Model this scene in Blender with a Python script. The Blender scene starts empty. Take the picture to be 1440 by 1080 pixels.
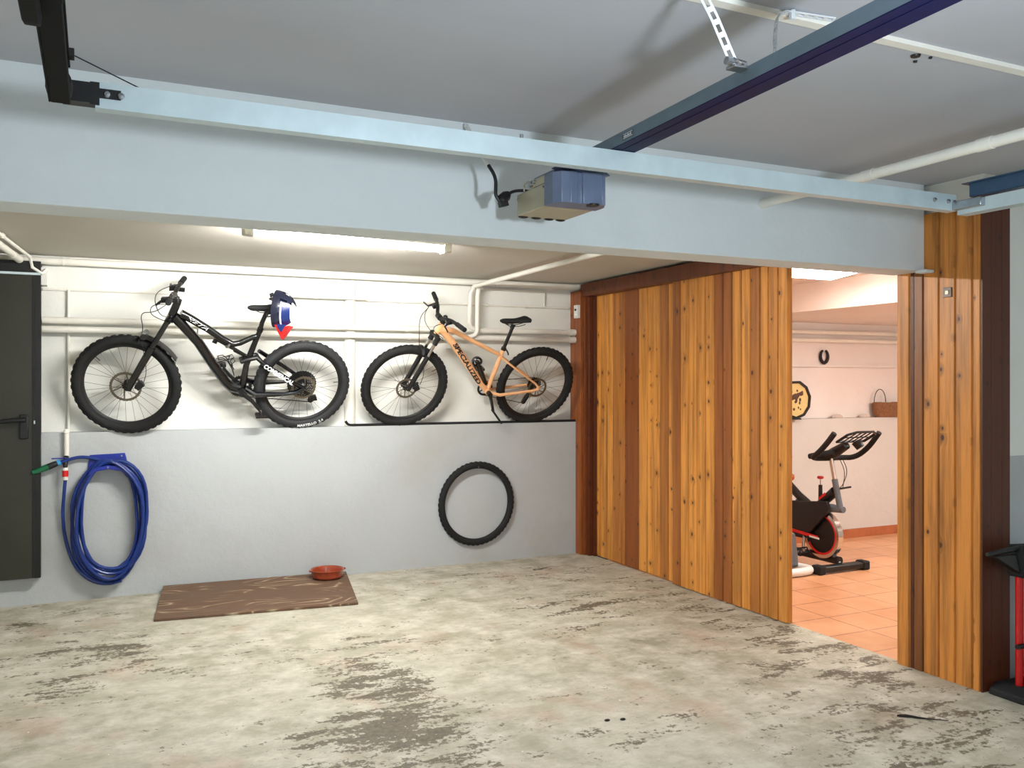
import bpy, math, random
from mathutils import Vector, Matrix
random.seed(7)
SC = bpy.context.scene
COL = SC.collection
PI = math.pi

# ------------------------------------------------------------------ camera, world, exposure
cam_d = bpy.data.cameras.new('camera'); cam = bpy.data.objects.new('camera', cam_d); COL.objects.link(cam)
cam.location = (0, 0, 1.52); cam.rotation_euler = (math.radians(90), 0, math.radians(-25.3))
cam_d.sensor_width = 36; cam_d.lens = 31.0; cam_d.shift_y = -2/1440; cam_d.clip_start = .05
SC.camera = cam
w = bpy.data.worlds.new('world'); SC.world = w; w.use_nodes = True
w.node_tree.nodes['Background'].inputs[0].default_value = (.5, .6, .8, 1)
w.node_tree.nodes['Background'].inputs[1].default_value = .05
SC.view_settings.view_transform = 'Standard'; SC.view_settings.look = 'None'
SC.view_settings.gamma = 1; SC.view_settings.use_curve_mapping = False
SC.view_settings.exposure = 0.0
TUBE = 620.0      # bay fluorescent tube emission
GYM = 34.0       # gym ceiling lamp emission
FRONT = 142.0     # cool work lamp in the front part of the garage (W)
HEAD = Vector((1.3, .3, 1.75))
def lamp(name, loc, power, col, rad):
    d = bpy.data.lights.new(name, 'POINT'); d.energy = power; d.color = col; d.shadow_soft_size = rad
    o = bpy.data.objects.new(name, d); COL.objects.link(o); o.location = loc; return o
lamp('front_lamp', HEAD, FRONT, (.80, .91, 1.0), .09)

# ------------------------------------------------------------------ materials
def lin(c):
    return tuple((x/12.92 if x <= .04045 else ((x+.055)/1.055)**2.4) for x in (v/255 for v in c))
class NT:
    def __init__(s, name):
        s.m = bpy.data.materials.new(name); s.m.use_nodes = True; s.t = s.m.node_tree
        s.p = s.t.nodes['Principled BSDF']
    def n(s, typ, **kw):
        nd = s.t.nodes.new(typ)
        for k, v in kw.items():
            if k.startswith('i_'): nd.inputs[k[2:]].default_value = v
            else: setattr(nd, k, v)
        return nd
    def l(s, a, b): s.t.links.new(a, b)
    def coord(s, scale=(1, 1, 1), out='Object'):
        tc = s.n('ShaderNodeTexCoord'); mp = s.n('ShaderNodeMapping'); mp.inputs['Scale'].default_value = scale
        s.l(tc.outputs[out], mp.inputs[0]); return mp.outputs[0]
    def noise(s, vec, scale, detail=4, rough=.6):
        nd = s.n('ShaderNodeTexNoise'); nd.inputs['Scale'].default_value = scale; nd.inputs['Detail'].default_value = detail
        nd.inputs['Roughness'].default_value = rough; s.l(vec, nd.inputs['Vector']); return nd.outputs['Fac']
    def ramp(s, fac, stops):
        r = s.n('ShaderNodeValToRGB'); e = r.color_ramp.elements
        while len(e) < len(stops): e.new(.5)
        for i, (p, c) in enumerate(stops): e[i].position = p; e[i].color = (*c[:3], 1)
        s.l(fac, r.inputs[0]); return r.outputs[0]
    def mix(s, fac, a, b, mode='MIX'):
        m = s.n('ShaderNodeMix', data_type='RGBA', blend_type=mode)
        for idx, v in ((0, fac), (6, a), (7, b)):
            if hasattr(v, 'is_linked') or hasattr(v, 'links'): s.l(v, m.inputs[idx])
            else: m.inputs[idx].default_value = v if idx == 0 else (*v[:3], 1)
        return m.outputs[2]
    def math(s, op, a, b=None, c=None):
        m = s.n('ShaderNodeMath', operation=op)
        for i, v in enumerate((a, b, c)):
            if v is None: continue
            if hasattr(v, 'links'): s.l(v, m.inputs[i])
            else: m.inputs[i].default_value = v
        return m.outputs[0]
    def bump(s, h, strength=.3, dist=.01):
        b = s.n('ShaderNodeBump'); b.inputs['Strength'].default_value = strength; b.inputs['Distance'].default_value = dist
        s.l(h, b.inputs['Height']); s.l(b.outputs[0], s.p.inputs['Normal'])
    def base(s, c):
        if hasattr(c, 'links'): s.l(c, s.p.inputs['Base Color'])
        else: s.p.inputs['Base Color'].default_value = (*c[:3], 1)
def simple(name, c, rough=.5, metal=0., var=.12, nscale=30, bump=.0, spec=.5, coat=0):
    m = NT(name); v = m.coord(); f = m.noise(v, nscale)
    c = lin(c); a = tuple(x*(1-var) for x in c); b = tuple(min(1, x*(1+var)) for x in c)
    m.base(m.ramp(f, [(.3, a), (.7, b)]))
    m.p.inputs['Roughness'].default_value = rough; m.p.inputs['Metallic'].default_value = metal
    m.p.inputs['Specular IOR Level'].default_value = spec; m.p.inputs['Coat Weight'].default_value = coat
    if bump: m.bump(f, bump, .004)
    return m.m
def paint(name, c, dirt=None, amt=.4, rough=.6, bump=.25, bscale=14):
    m = NT(name); v = m.coord()
    c = lin(c); f = m.noise(v, 1.6, 5, .6)
    col = m.ramp(f, [(.3, tuple(x*.93 for x in c)), (.65, c)])
    if dirt:
        g = m.noise(v, .9, 7, .62); mask = m.ramp(g, [(.52, (0, 0, 0)), (.72, (amt, amt, amt))])
        col = m.mix(mask, col, lin(dirt))
    m.base(col); m.p.inputs['Roughness'].default_value = rough
    h = m.math('ADD', m.noise(v, bscale, 6, .6), m.math('MULTIPLY', m.noise(v, 90, 3), .25))
    m.bump(h, bump, .012); return m.m
def emis(name, c, s):
    m = NT(name); m.p.inputs['Base Color'].default_value = (.8, .8, .8, 1)
    m.p.inputs['Emission Color'].default_value = (*c, 1); m.p.inputs['Emission Strength'].default_value = s; return m.m

def wood(name, light, dark, rough=.46, axis='Y'):
    m = NT(name)
    at = m.n('ShaderNodeAttribute', attribute_name='plank'); sp = m.n('ShaderNodeSeparateColor'); m.l(at.outputs['Color'], sp.inputs[0])
    tone, seed = sp.outputs[0], sp.outputs[1]
    tc = m.n('ShaderNodeTexCoord'); sx = m.n('ShaderNodeSeparateXYZ'); m.l(tc.outputs['Object'], sx.inputs[0])
    lat = m.math('ADD', sx.outputs[0], sx.outputs[1])
    z = m.math('ADD', sx.outputs[2], m.math('MULTIPLY', seed, 37.0))
    # grain bent round the knots
    kv = m.n('ShaderNodeCombineXYZ'); m.l(m.math('MULTIPLY', lat, 11.0), kv.inputs[0]); m.l(m.math('MULTIPLY', z, 7.5), kv.inputs[1])
    vo = m.n('ShaderNodeTexVoronoi', voronoi_dimensions='2D'); vo.inputs['Scale'].default_value = 1.0; m.l(kv.outputs[0], vo.inputs['Vector'])
    vs = m.n('ShaderNodeSeparateColor'); m.l(vo.outputs['Color'], vs.inputs[0])
    keep = m.math('GREATER_THAN', vs.outputs[0], .74)
    size = m.math('MULTIPLY_ADD', vs.outputs[1], .09, .045)
    k = m.math('MULTIPLY', m.math('SUBTRACT', 1.0, m.math('DIVIDE', vo.outputs['Distance'], size)), keep)
    halo = m.math('MULTIPLY', m.math('SUBTRACT', 1.0, m.math('DIVIDE', vo.outputs['Distance'], m.math('MULTIPLY', size, 3.2))), keep)
    kc = m.n('ShaderNodeClamp'); m.l(k, kc.inputs[0]); hc = m.n('ShaderNodeClamp'); m.l(halo, hc.inputs[0])
    gv = m.n('ShaderNodeCombineXYZ'); m.l(m.math('MULTIPLY_ADD', hc.outputs[0], .9, m.math('MULTIPLY', lat, 26.0)), gv.inputs[0])
    m.l(m.math('MULTIPLY', z, 1.1), gv.inputs[1]); m.l(m.math('MULTIPLY', seed, 50), gv.inputs[2])
    g1 = m.noise(gv.outputs[0], 1.0, 6, .62)
    gv2 = m.n('ShaderNodeCombineXYZ'); m.l(m.math('MULTIPLY', lat, 260.0), gv2.inputs[0]); m.l(m.math('MULTIPLY', z, 6), gv2.inputs[1])
    g2 = m.noise(gv2.outputs[0], 1.0, 2, .5)
    L, D = lin(light), lin(dark)
    base = m.mix(tone, L, D)
    col = m.mix(m.ramp(g1, [(.42, (0, 0, 0)), (.70, (.7, .7, .7))]), base, tuple(x*.55 for x in D))
    col = m.mix(m.math('MULTIPLY', m.ramp(g2, [(.35, (0, 0, 0)), (.75, (1, 1, 1))]), .16), col, tuple(x*.6 for x in D))
    col = m.mix(m.math('MULTIPLY', hc.outputs[0], .55), col, tuple(x*.55 for x in D))
    col = m.mix(m.ramp(kc.outputs[0], [(.0, (0, 0, 0)), (.35, (.92, .92, .92))]), col, lin((58, 24, 10)))
    m.base(col); m.p.inputs['Roughness'].default_value = rough; m.p.inputs['Specular IOR Level'].default_value = .45
    m.bump(m.math('ADD', g1, m.math('MULTIPLY', g2, .3)), .12, .004)
    return m.m

def concrete():
    m = NT('concrete_floor'); v = m.coord()
    big = m.noise(v, 1.1, 8, .62); mid = m.noise(v, 5.0, 8, .68); fine = m.noise(v, 34, 6, .7)
    vs = m.coord((1.0, 2.6, 1)); streak = m.noise(vs, 3.2, 8, .66)
    L1, L2, L3 = lin((182, 178, 160)), lin((152, 147, 128)), lin((206, 202, 188))
    col = m.mix(m.ramp(big, [(.35, (0, 0, 0)), (.65, (1, 1, 1))]), L1, L2)
    col = m.mix(m.ramp(mid, [(.40, (0, 0, 0)), (.66, (.95, .95, .95))]), col, L3)
    mott = m.noise(m.coord((1, 1.6, 1)), 11, 8, .75)
    col = m.mix(m.ramp(mott, [(.48, (0, 0, 0)), (.74, (.5, .5, .5))]), col, lin((132, 125, 104)))
    # pinkish worn paint areas
    pk = m.noise(m.coord((1.3, .9, 1)), 1.7, 7, .6)
    col = m.mix(m.ramp(pk, [(.56, (0, 0, 0)), (.70, (.45, .45, .45))]), col, lin((176, 138, 120)))
    # dark stains, where the paint has worn through
    tc = m.n('ShaderNodeTexCoord')
    tot = None
    for (x, y, rx, ry, s) in ((1.30, 4.35, .24, .50, 1.1), (1.18, 3.72, .34, .36, 1.35), (.95, 3.35, .5, .25, .9), (.0, 5.5, .40, .30, .85), (-.15, 4.9, .30, .25, .7),
                              (.30, 5.05, .25, .2, .6), (3.55, 3.45, .45, .45, .75), (3.7, 3.9, .3, .5, .75), (3.25, 2.7, .6, .4, .75), (3.1, 5.2, .55, .35, .7), (1.5, 5.0, .22, .3, .45),
                              (2.55, 4.8, .5, .25, .4), (.9, 4.9, .25, .2, .4), (-.45, 6.3, .5, .4, .5), (.2, 2.9, .6, .4, .7), (2.9, 6.2, .8, .3, .45), (3.75, 5.0, .2, .9, .6), (2.1, 3.3, .5, .3, .35)):
        sub = m.n('ShaderNodeVectorMath', operation='SUBTRACT'); m.l(tc.outputs['Object'], sub.inputs[0]); sub.inputs[1].default_value = (x, y, 0)
        mul = m.n('ShaderNodeVectorMath', operation='MULTIPLY'); m.l(sub.outputs[0], mul.inputs[0]); mul.inputs[1].default_value = (1/rx, 1/ry, 0)
        ln = m.n('ShaderNodeVectorMath', operation='LENGTH'); m.l(mul.outputs[0], ln.inputs[0])
        gsn = m.math('MULTIPLY', m.math('EXPONENT', m.math('MULTIPLY', m.math('POWER', ln.outputs['Value'], 2.0), -.8)), s)
        tot = gsn if tot is None else m.math('MAXIMUM', tot, gsn)
    edge = m.math('ADD', m.math('MULTIPLY', streak, 1.0), m.math('MULTIPLY', m.math('SUBTRACT', fine, .5), .75))
    th = m.math('ADD', edge, m.math('MULTIPLY', tot, .20))
    mask = m.ramp(th, [(.645, (0, 0, 0)), (.70, (.9, .9, .9))])
    col = m.mix(mask, col, m.mix(m.ramp(fine, [(.35, (0, 0, 0)), (.65, (1, 1, 1))]), lin((50, 43, 33)), lin((108, 97, 78))))
    # scattered specks
    sp = m.ramp(m.noise(v, 60, 3, .6), [(.70, (0, 0, 0)), (.76, (.7, .7, .7))]); col = m.mix(sp, col, lin((110, 98, 80)))
    sp2 = m.ramp(m.noise(m.coord((1.1, 1, 1)), 43, 2, .5), [(.735, (0, 0, 0)), (.77, (.8, .8, .8))]); col = m.mix(sp2, col, lin((232, 230, 222)))
    m.base(col); m.p.inputs['Roughness'].default_value = .62; m.p.inputs['Specular IOR Level'].default_value = .35
    m.bump(m.math('ADD', mid, m.math('MULTIPLY', mask, -.6)), .25, .006)
    return m.m

def tiles():
    m = NT('terracotta_tiles'); v = m.coord()
    b = m.n('ShaderNodeTexBrick'); b.offset = 0.0; b.inputs['Scale'].default_value = 1; b.inputs['Mortar Size'].default_value = .006
    b.inputs['Brick Width'].default_value = .33; b.inputs['Row Height'].default_value = .33
    b.inputs['Color1'].default_value = (*lin((214, 158, 116)), 1); b.inputs['Color2'].default_value = (*lin((200, 142, 100)), 1)
    b.inputs['Mortar'].default_value = (*lin((150, 92, 60)), 1); m.l(v, b.inputs['Vector'])
    f = m.noise(v, 7, 5); col = m.mix(m.ramp(f, [(.35, (0, 0, 0)), (.7, (.5, .5, .5))]), b.outputs[0], lin((226, 176, 136)))
    m.base(col); m.p.inputs['Roughness'].default_value = .38; m.bump(b.outputs['Fac'], -.3, .004); return m.m

def ply():
    m = NT('weathered_plywood'); v = m.coord((.9, 2.6, 1)); n1 = m.noise(v, 1.15, 2, .45)
    h = m.math('ADD', m.math('MULTIPLY', n1, 16.0), m.math('MULTIPLY', m.noise(v, 6, 3), .5))
    ring = m.math('PINGPONG', h, .5); f = m.noise(m.coord((1, 9, 1)), 9, 6, .7); big = m.noise(v, 1.6, 3)
    col = m.ramp(ring, [(0, lin((92, 66, 48))), (.3, lin((104, 76, 56))), (.38, lin((114, 88, 68))), (.5, lin((176, 164, 136)))])
    plain = m.mix(f, lin((80, 58, 43)), lin((112, 87, 67)))
    col = m.mix(m.ramp(big, [(.46, (0, 0, 0)), (.56, (.9, .9, .9))]), plain, col)
    m.base(col); m.p.inputs['Roughness'].default_value = .75; m.bump(f, .15, .003); return m.m

M = dict(
    white=paint('white_wall_paint', (232, 232, 226), (205, 202, 192), .35),
    grey=paint('grey_dado_paint', (183, 188, 191), (164, 161, 152), .55, bump=.35),
    ceil=paint('ceiling_paint', (182, 184, 191), None, 0, .8, .12, 10),
    ceilbay=paint('bay_ceiling_paint', (205, 201, 192), None, 0, .8, .15, 8),
    beam=paint('beam_paint', (222, 229, 232), (196, 204, 208), .4, bump=.3),
    gymwall=paint('gym_wall_paint', (234, 226, 221), None, 0),
    gymgrey=paint('gym_dado_paint', (206, 204, 200), None, 0),
    conc=concrete(), tile=tiles(), ply=ply(),
    skirt=simple('terracotta_skirting', (176, 104, 66), .5, var=.15, nscale=9),
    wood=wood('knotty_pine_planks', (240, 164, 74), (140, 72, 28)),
    woodp=wood('pillar_pine_planks', (222, 144, 62), (88, 42, 20)),
    trimw=wood('stained_frame_wood', (168, 92, 40), (92, 42, 18), .4),
    gap=simple('dark_gap', (28, 14, 8), .9),
    pipe=simple('white_painted_pipe', (232, 229, 220), .45, var=.05, nscale=6),
    black=simple('black_plastic', (14, 14, 16), .45, var=.2),
    rubber=simple('black_rubber', (15, 16, 18), .8, var=.25, nscale=60),
    rubber2=simple('grey_black_rubber', (34, 35, 38), .75, var=.25, nscale=60),
    bframe=simple('gloss_black_frame', (9, 10, 13), .22, var=.15, coat=.4),
    orange=simple('peach_orange_frame', (240, 182, 132), .3, var=.04, coat=.5),
    steel=simple('steel', (170, 172, 175), .28, 1., var=.1),
    spoke=simple('dark_spoke_metal', (70, 70, 74), .35, .9),
    disc=simple('brake_disc_metal', (120, 112, 100), .4, .9),
    whitetxt=simple('white_lettering', (226, 228, 230), .5, var=.02),
    darktxt=simple('dark_lettering', (34, 22, 26), .5, var=.02),
    galv=simple('galvanised_steel', (200, 216, 221), .42, .35, var=.08, nscale=8, bump=.05),
    galvd=simple('dark_blued_steel', (6, 14, 58), .6, 0, var=.2, nscale=8, spec=.25), galv2=simple('slate_galvanised_steel', (112, 130, 142), .42, .5, var=.12, nscale=8), track=simple('slate_steel', (70, 96, 124), .4, .5, var=.15, nscale=8), matblack=simple('matt_black_steel', (9, 9, 10), .8, var=.1, spec=.2),
    strap=simple('white_painted_strap', (222, 226, 230), .45, .1, var=.05),
    navy=simple('blue_black_plastic', (100, 112, 138), .32, var=.12, nscale=12),
    beige=simple('beige_motor_casing', (182, 174, 150), .42, .3, var=.08, nscale=8),
    dkgreen=simple('dark_olive_door', (50, 50, 42), .4, .2, var=.12, nscale=3),
    blackdoor=simple('black_door_frame', (10, 10, 10), .5),
    blue=simple('blue_hose', (18, 46, 118), .32, var=.12, nscale=18),
    bluep=simple('blue_plastic', (20, 38, 140), .35),
    red=simple('red_plastic', (205, 28, 24), .35),
    redm=simple('red_metal', (190, 16, 18), .3, coat=.3),
    green=simple('green_plastic', (18, 96, 60), .4),
    terra=simple('glazed_terracotta', (150, 64, 38), .3, var=.12, coat=.2),
    chrome=simple('chrome', (205, 205, 205), .12, 1., var=.03),
    greyp=simple('grey_plastic', (92, 100, 108), .4),
    wplastic=simple('white_plastic', (230, 230, 226), .35, var=.03),
    lens=simple('dark_lens', (20, 20, 26), .15),
    wicker=simple('brown_wicker', (126, 84, 52), .8, var=.35, nscale=70, bump=.8),
    cream=simple('cream_disc', (222, 198, 132), .5, var=.06),
    stone=simple('pale_stone', (205, 192, 182), .8),
    iron=simple('dark_iron', (42, 38, 38), .5, .5),
    helmn=simple('navy_helmet_shell', (20, 24, 42), .25, coat=.4),
    helmb=simple('blue_helmet_panel', (18, 34, 86), .25, coat=.4),
    helmw=simple('white_helmet_panel', (235, 235, 238), .25, coat=.4, var=.02),
    tubeE=emis('tube_glow', (1.0, .98, .93), TUBE),
    gymE=emis('gym_lamp_glow', (1.0, .93, .86), GYM),
)

# ------------------------------------------------------------------ mesh builder
class MB:
    def __init__(s, org=(0, 0, 0)): s.v = []; s.f = []; s.mi = []; s.pk = []; s.o = Vector(org); s.use = False
    def add(s, vs, fs, m=0, pk=(0, .3)):
        b = len(s.v); s.v += [Vector(v) for v in vs]
        for f in fs: s.f.append([b+i for i in f]); s.mi.append(m); s.pk.append(pk)
    def box(s, x0, x1, y0, y1, z0, z1, m=0, pk=(0, .3)):
        s.add([(x0, y0, z0), (x1, y0, z0), (x1, y1, z0), (x0, y1, z0), (x0, y0, z1), (x1, y0, z1), (x1, y1, z1), (x0, y1, z1)],
              [(3, 2, 1, 0), (4, 5, 6, 7), (0, 1, 5, 4), (1, 2, 6, 5), (2, 3, 7, 6), (3, 0, 4, 7)], m, pk)
    def obox(s, c, ux, uy, uz, m=0):
        c = Vector(c); ux, uy, uz = Vector(ux), Vector(uy), Vector(uz)
        s.add([c+a*ux+b*uy+d*uz for d in (-1, 1) for (a, b) in ((-1, -1), (1, -1), (1, 1), (-1, 1))],
              [(3, 2, 1, 0), (4, 5, 6, 7), (0, 1, 5, 4), (1, 2, 6, 5), (2, 3, 7, 6), (3, 0, 4, 7)], m)
    def tube(s, path, r, n=10, m=0, closed=False, caps=True, flat=1.0):
        P = [Vector(p) for p in path]; k = len(P); R = r if isinstance(r, (list, tuple)) else [r]*k
        T = []
        for i in range(k):
            a = P[(i-1) % k] if (closed or i > 0) else P[i]; b = P[(i+1) % k] if (closed or i < k-1) else P[i]
            T.append((b-a).normalized())
        up = Vector((0, 0, 1)) if abs(T[0].z) < .9 else Vector((0, 1, 0))
        N = (up - T[0]*up.dot(T[0])).normalized(); vs = []
        for i in range(k):
            N = (N - T[i]*N.dot(T[i])); N = N.normalized() if N.length > 1e-6 else T[i].orthogonal().normalized()
            B = T[i].cross(N)
            for j in range(n):
                a = 2*PI*j/n; vs.append(P[i] + (N*math.cos(a) + B*math.sin(a)*flat)*R[i])
        fs = []
        for i in range(k if closed else k-1):
            i2 = (i+1) % k
            for j in range(n): fs.append((i*n+j, i*n+(j+1) % n, i2*n+(j+1) % n, i2*n+j))
        if caps and not closed: fs.append(tuple(range(n))[::-1]); fs.append(tuple((k-1)*n+j for j in range(n)))
        s.add(vs, fs, m)
    def cyl(s, a, b, r, n=16, m=0, r2=None): s.tube([a, b], [r, r if r2 is None else r2], n, m)
    def lathe(s, prof, c=(0, 0, 0), ax=(0, 0, 1), n=32, m=0, closed=False, sx=1, sy=1):
        ax = Vector(ax).normalized(); u = ax.orthogonal().normalized()
        if abs(ax.y) > .99: u = Vector((1, 0, 0))
        if abs(ax.z) > .99: u = Vector((1, 0, 0))
        w_ = ax.cross(u); c = Vector(c); vs = []
        for i in range(n):
            a = 2*PI*i/n
            for (r, h) in prof: vs.append(c + ax*h + (u*math.cos(a)*sx + w_*math.sin(a)*sy)*r)
        k = len(prof); fs = []
        for i in range(n):
            i2 = (i+1) % n
            for j in range(k if closed else k-1):
                j2 = (j+1) % k; fs.append((i*k+j, i2*k+j, i2*k+j2, i*k+j2))
        s.add(vs, fs, m)
    def prism(s, poly, fn, d0, d1, m=0):
        n = len(poly); vs = [fn(a, b, d0) for a, b in poly] + [fn(a, b, d1) for a, b in poly]
        s.add(vs, [tuple(range(n))[::-1], tuple(range(n, 2*n))] + [(i, (i+1) % n, n+(i+1) % n, n+i) for i in range(n)], m)
    def ball(s, c, r, m=0, n=12, sc=(1, 1, 1)):
        vs = []; fs = []; k = n//2+1
        for i in range(k):
            a = PI*i/(k-1)
            for j in range(n):
                b = 2*PI*j/n; vs.append(Vector(c)+Vector((math.sin(a)*math.cos(b)*sc[0], math.sin(a)*math.sin(b)*sc[1], math.cos(a)*sc[2]))*r)
        for i in range(k-1):
            for j in range(n): fs.append((i*n+j, (i+1)*n+j, (i+1)*n+(j+1) % n, i*n+(j+1) % n))
        s.add(vs, fs, m)
    def planks(s, x0, x1, ys, z0, z1, tones, gap=.003, depth=.009, rnd=random):
        """vertical tongue-and-groove boards facing -X; ys are the board edges"""
        for i in range(len(ys)-1):
            a, b = sorted((ys[i], ys[i+1])); pk = (tones[i], rnd.random())
            g = gap; e = .004
            pts = [(x1, a), (x0+depth, a), (x0+depth, a+g), (x0, a+g+e), (x0, b-g-e), (x0+depth, b-g), (x0+depth, b), (x1, b)]
            n = len(pts); vs = [(x, y, z0) for x, y in pts]+[(x, y, z1) for x, y in pts]
            s.add(vs, [tuple(range(n))[::-1], tuple(range(n, 2*n))]+[(j, (j+1) % n, n+(j+1) % n, n+j) for j in range(n)], 0, pk)
    def xf(s, mat):
        s.v = [mat @ v for v in s.v]; return s
    def build(s, name, mats, parent=None, bevel=0, sharp=35, kind=None):
        me = bpy.data.meshes.new(name); me.from_pydata([tuple(v-s.o) for v in s.v], [], s.f)
        mats = mats if isinstance(mats, (list, tuple)) else [mats]
        for q in mats: me.materials.append(M[q] if isinstance(q, str) else q)
        me.polygons.foreach_set('material_index', s.mi); me.polygons.foreach_set('use_smooth', [True]*len(s.f))
        ca = me.color_attributes.new('plank', 'FLOAT_COLOR', 'CORNER'); d = []
        for p, pk in zip(me.polygons, s.pk):
            for _ in p.loop_indices: d += [pk[0], pk[1], 0, 1]
        ca.data.foreach_set('color', d)
        me.update(); me.set_sharp_from_angle(angle=math.radians(sharp))
        o = bpy.data.objects.new(name, me); COL.objects.link(o)
        if parent: o.parent = parent
        else: o.location = s.o
        if bevel:
            b = o.modifiers.new('bevel', 'BEVEL'); b.width = bevel; b.segments = 2; b.limit_method = 'ANGLE'; b.angle_limit = math.radians(40)
        return o
def tag(o, label, cat, group=None, kind=None):
    o['label'] = label; o['category'] = cat
    if group: o['group'] = group
    if kind: o['kind'] = kind
    return o
def thing(name, label, cat, loc, rot=(0, 0, 0), group=None):
    o = bpy.data.objects.new(name, None); COL.objects.link(o); o.location = loc; o.rotation_euler = rot
    o.empty_display_size = .1
    return tag(o, label, cat, group)
def struct(mb, name, mats, label, cat, **k):
    return tag(mb.build(name, mats, **k), label, cat, None, 'structure')
def lettering(text, size, parent, mat, fn, name='lettering', shear=0., width=None, bold=.0):
    """text mesh mapped by fn(u along, v up) -> 3D point"""
    cu = bpy.data.curves.new('t', 'FONT'); cu.body = text; cu.size = size; cu.shear = shear; cu.offset = bold; cu.resolution_u = 3
    ob = bpy.data.objects.new('t', cu); me = bpy.data.meshes.new_from_object(ob)
    xs = [v.co.x for v in me.vertices]; k = (width/(max(xs)-min(xs))) if width else 1; x0 = min(xs)
    n = len(me.vertices)
    for v in me.vertices: v.co = fn((v.co.x-x0)*k, v.co.y)
    me.name = name; me.materials.clear(); me.materials.append(M[mat]); me.update()
    bpy.data.objects.remove(ob); bpy.data.curves.remove(cu)
    o = bpy.data.objects.new(name, me); COL.objects.link(o); o.parent = parent; return o
def arc(c, r, a0, a1, n, fn): return [fn(c[0]+r*math.cos(a0+(a1-a0)*i/n), c[1]+r*math.sin(a0+(a1-a0)*i/n)) for i in range(n+1)]
def smooth(P, it=2):
    P = [Vector(p) for p in P]
    for _ in range(it):
        Q = [P[0]]
        for a, b in zip(P, P[1:]): Q += [a*.75+b*.25, a*.25+b*.75]
        Q.append(P[-1]); P = Q
    return P

# ------------------------------------------------------------------ room shell
b = MB(); b.box(-1.4, 3.95, -3, 6.86, -.1, 0); b.box(3.95, 4.9, -3, 2.95, -.1, 0); b.box(3.95, 3.97, 2.95, 6.7, -.1, 0)
struct(b, 'floor', 'conc', 'worn painted concrete garage floor with dark patches', 'floor')
b = MB(); b.box(3.97, 8.2, 2.95, 6.5, -.1, -.001)
struct(b, 'floor', 'tile', 'orange terracotta tiled floor seen through the doorway', 'floor')
b = MB(); b.box(-1.4, 3.87, 6.86, 7.15, 0, 1.172)
struct(b, 'wall_back', 'grey', 'projecting grey lower part of the garage back wall', 'wall')
b = MB(); b.box(-1.4, 4.05, 6.96, 7.15, 1.173, 2.46)
struct(b, 'wall_back', 'white', 'white upper part of the garage back wall behind the bikes', 'wall')
b = MB(); b.box(-1.5, -1.4, -3, 7.15, 0, 2.7); struct(b, 'wall_left', 'white', 'left garage wall beyond the metal door', 'wall')
b = MB(); b.box(-1.5, 5.0, -3.1, -3, 0, 2.7); struct(b, 'wall_front', 'white', 'garage wall behind the viewer', 'wall')
b = MB(); b.box(4.13, 8.2, 2.95, 3.05, 0, 1.15, 0); b.box(4.13, 8.2, 2.95, 3.05, 1.15, 2.56, 1); b.box(4.9, 5.0, -3, 2.95, 0, 2.6, 1)
b.box(3.97, 4.13, 2.95, 3.31, 2.40, 2.56, 1)
struct(b, 'wall_right', ['grey', 'white'], 'white wall with grey lower part right of the wooden pillar', 'wall')
b = MB(); b.box(-1.4, 4.9, -3, 3.256, 2.555, 2.7); struct(b, 'ceiling', 'ceil', 'grey white ceiling above the door opener rails', 'ceiling')
b = MB(); b.box(-1.4, 4.05, 3.45, 7.15, 2.405, 2.7); struct(b, 'ceiling', 'ceilbay', 'lower ceiling over the wall bay with the tube light', 'ceiling')
b = MB(); b.box(-1.4, 3.93, 3.255, 3.455, 2.102, 2.60); b.box(3.93, 4.2, 3.32, 3.455, 2.28, 2.6)
b.box(3.86, 3.924, 3.19, 3.2555, 2.088, 2.104)
struct(b, 'trim_1', 'beam', 'wide pale blue white concrete beam across the ceiling', 'beam', bevel=.004)
b = MB(); b.box(-1.4, 4.9, 1.895, 1.93, 2.541, 2.556); struct(b, 'trim_2', 'pipe', 'white strip across the ceiling at upper right', 'trim')
b = MB(); b.box(3.885, 4.03, 3.44, 6.80, 2.275, 2.385, 0, (.85, .2)); b.box(3.97, 4.05, 3.44, 6.9, 2.385, 2.41, 0, (.85, .2))
struct(b, 'trim_3', 'trimw', 'brown wooden header above the sliding doors', 'trim', bevel=.003)
b = MB()
b.box(3.872, 3.99, 6.775, 6.862, 0, 2.335, 0, (.05, .1)); b.box(3.872, 3.99, 6.862, 6.962, 1.17, 2.335, 0, (.1, .1))
b.box(3.895, 3.99, 6.745, 6.775, 0, 2.275, 0, (.5, .6)); b.box(3.915, 3.99, 6.70, 6.745, 0, 2.275, 0, (.95, .4)); b.box(3.95, 4.02, 6.66, 6.70, 0, 2.275, 0, (1, .9))
struct(b, 'trim_4', 'trimw', 'stepped brown wooden door frame in the back right corner', 'door frame', bevel=.003)
# sliding pine doors
Y1 = (6.70, 6.607, 6.491, 6.407, 6.215, 6.008, 5.883, 5.81, 5.715, 5.599, 5.46)
b = MB(); b.planks(3.972, 4.01, Y1, .008, 2.278, (.05, .12, .0, .55, .95, .05, .0, .1, .62, .05))
struct(b, 'door_1', 'wood', 'rear knotty pine sliding door panel', 'door')
Y2 = (5.49, 5.388, 5.29, 5.187, 5.09, 4.992, 4.897, 4.801, 4.704, 4.616, 4.521, 4.442, 4.352, 4.264)
b = MB(); b.planks(3.93, 3.966, Y2, .008, 2.278, (.75, .1, .05, .12, .1, .85, .8, .12, .05, .6, .2, .4, .12))
struct(b, 'door_2', 'wood', 'front knotty pine sliding door panel beside the doorway', 'door')
b = MB()
b.planks(3.93, 4.13, (3.326, 3.264, 3.169, 3.073, 2.977, 2.93), 0, 2.40, (.75, .15, .1, .12, .1))
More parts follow.
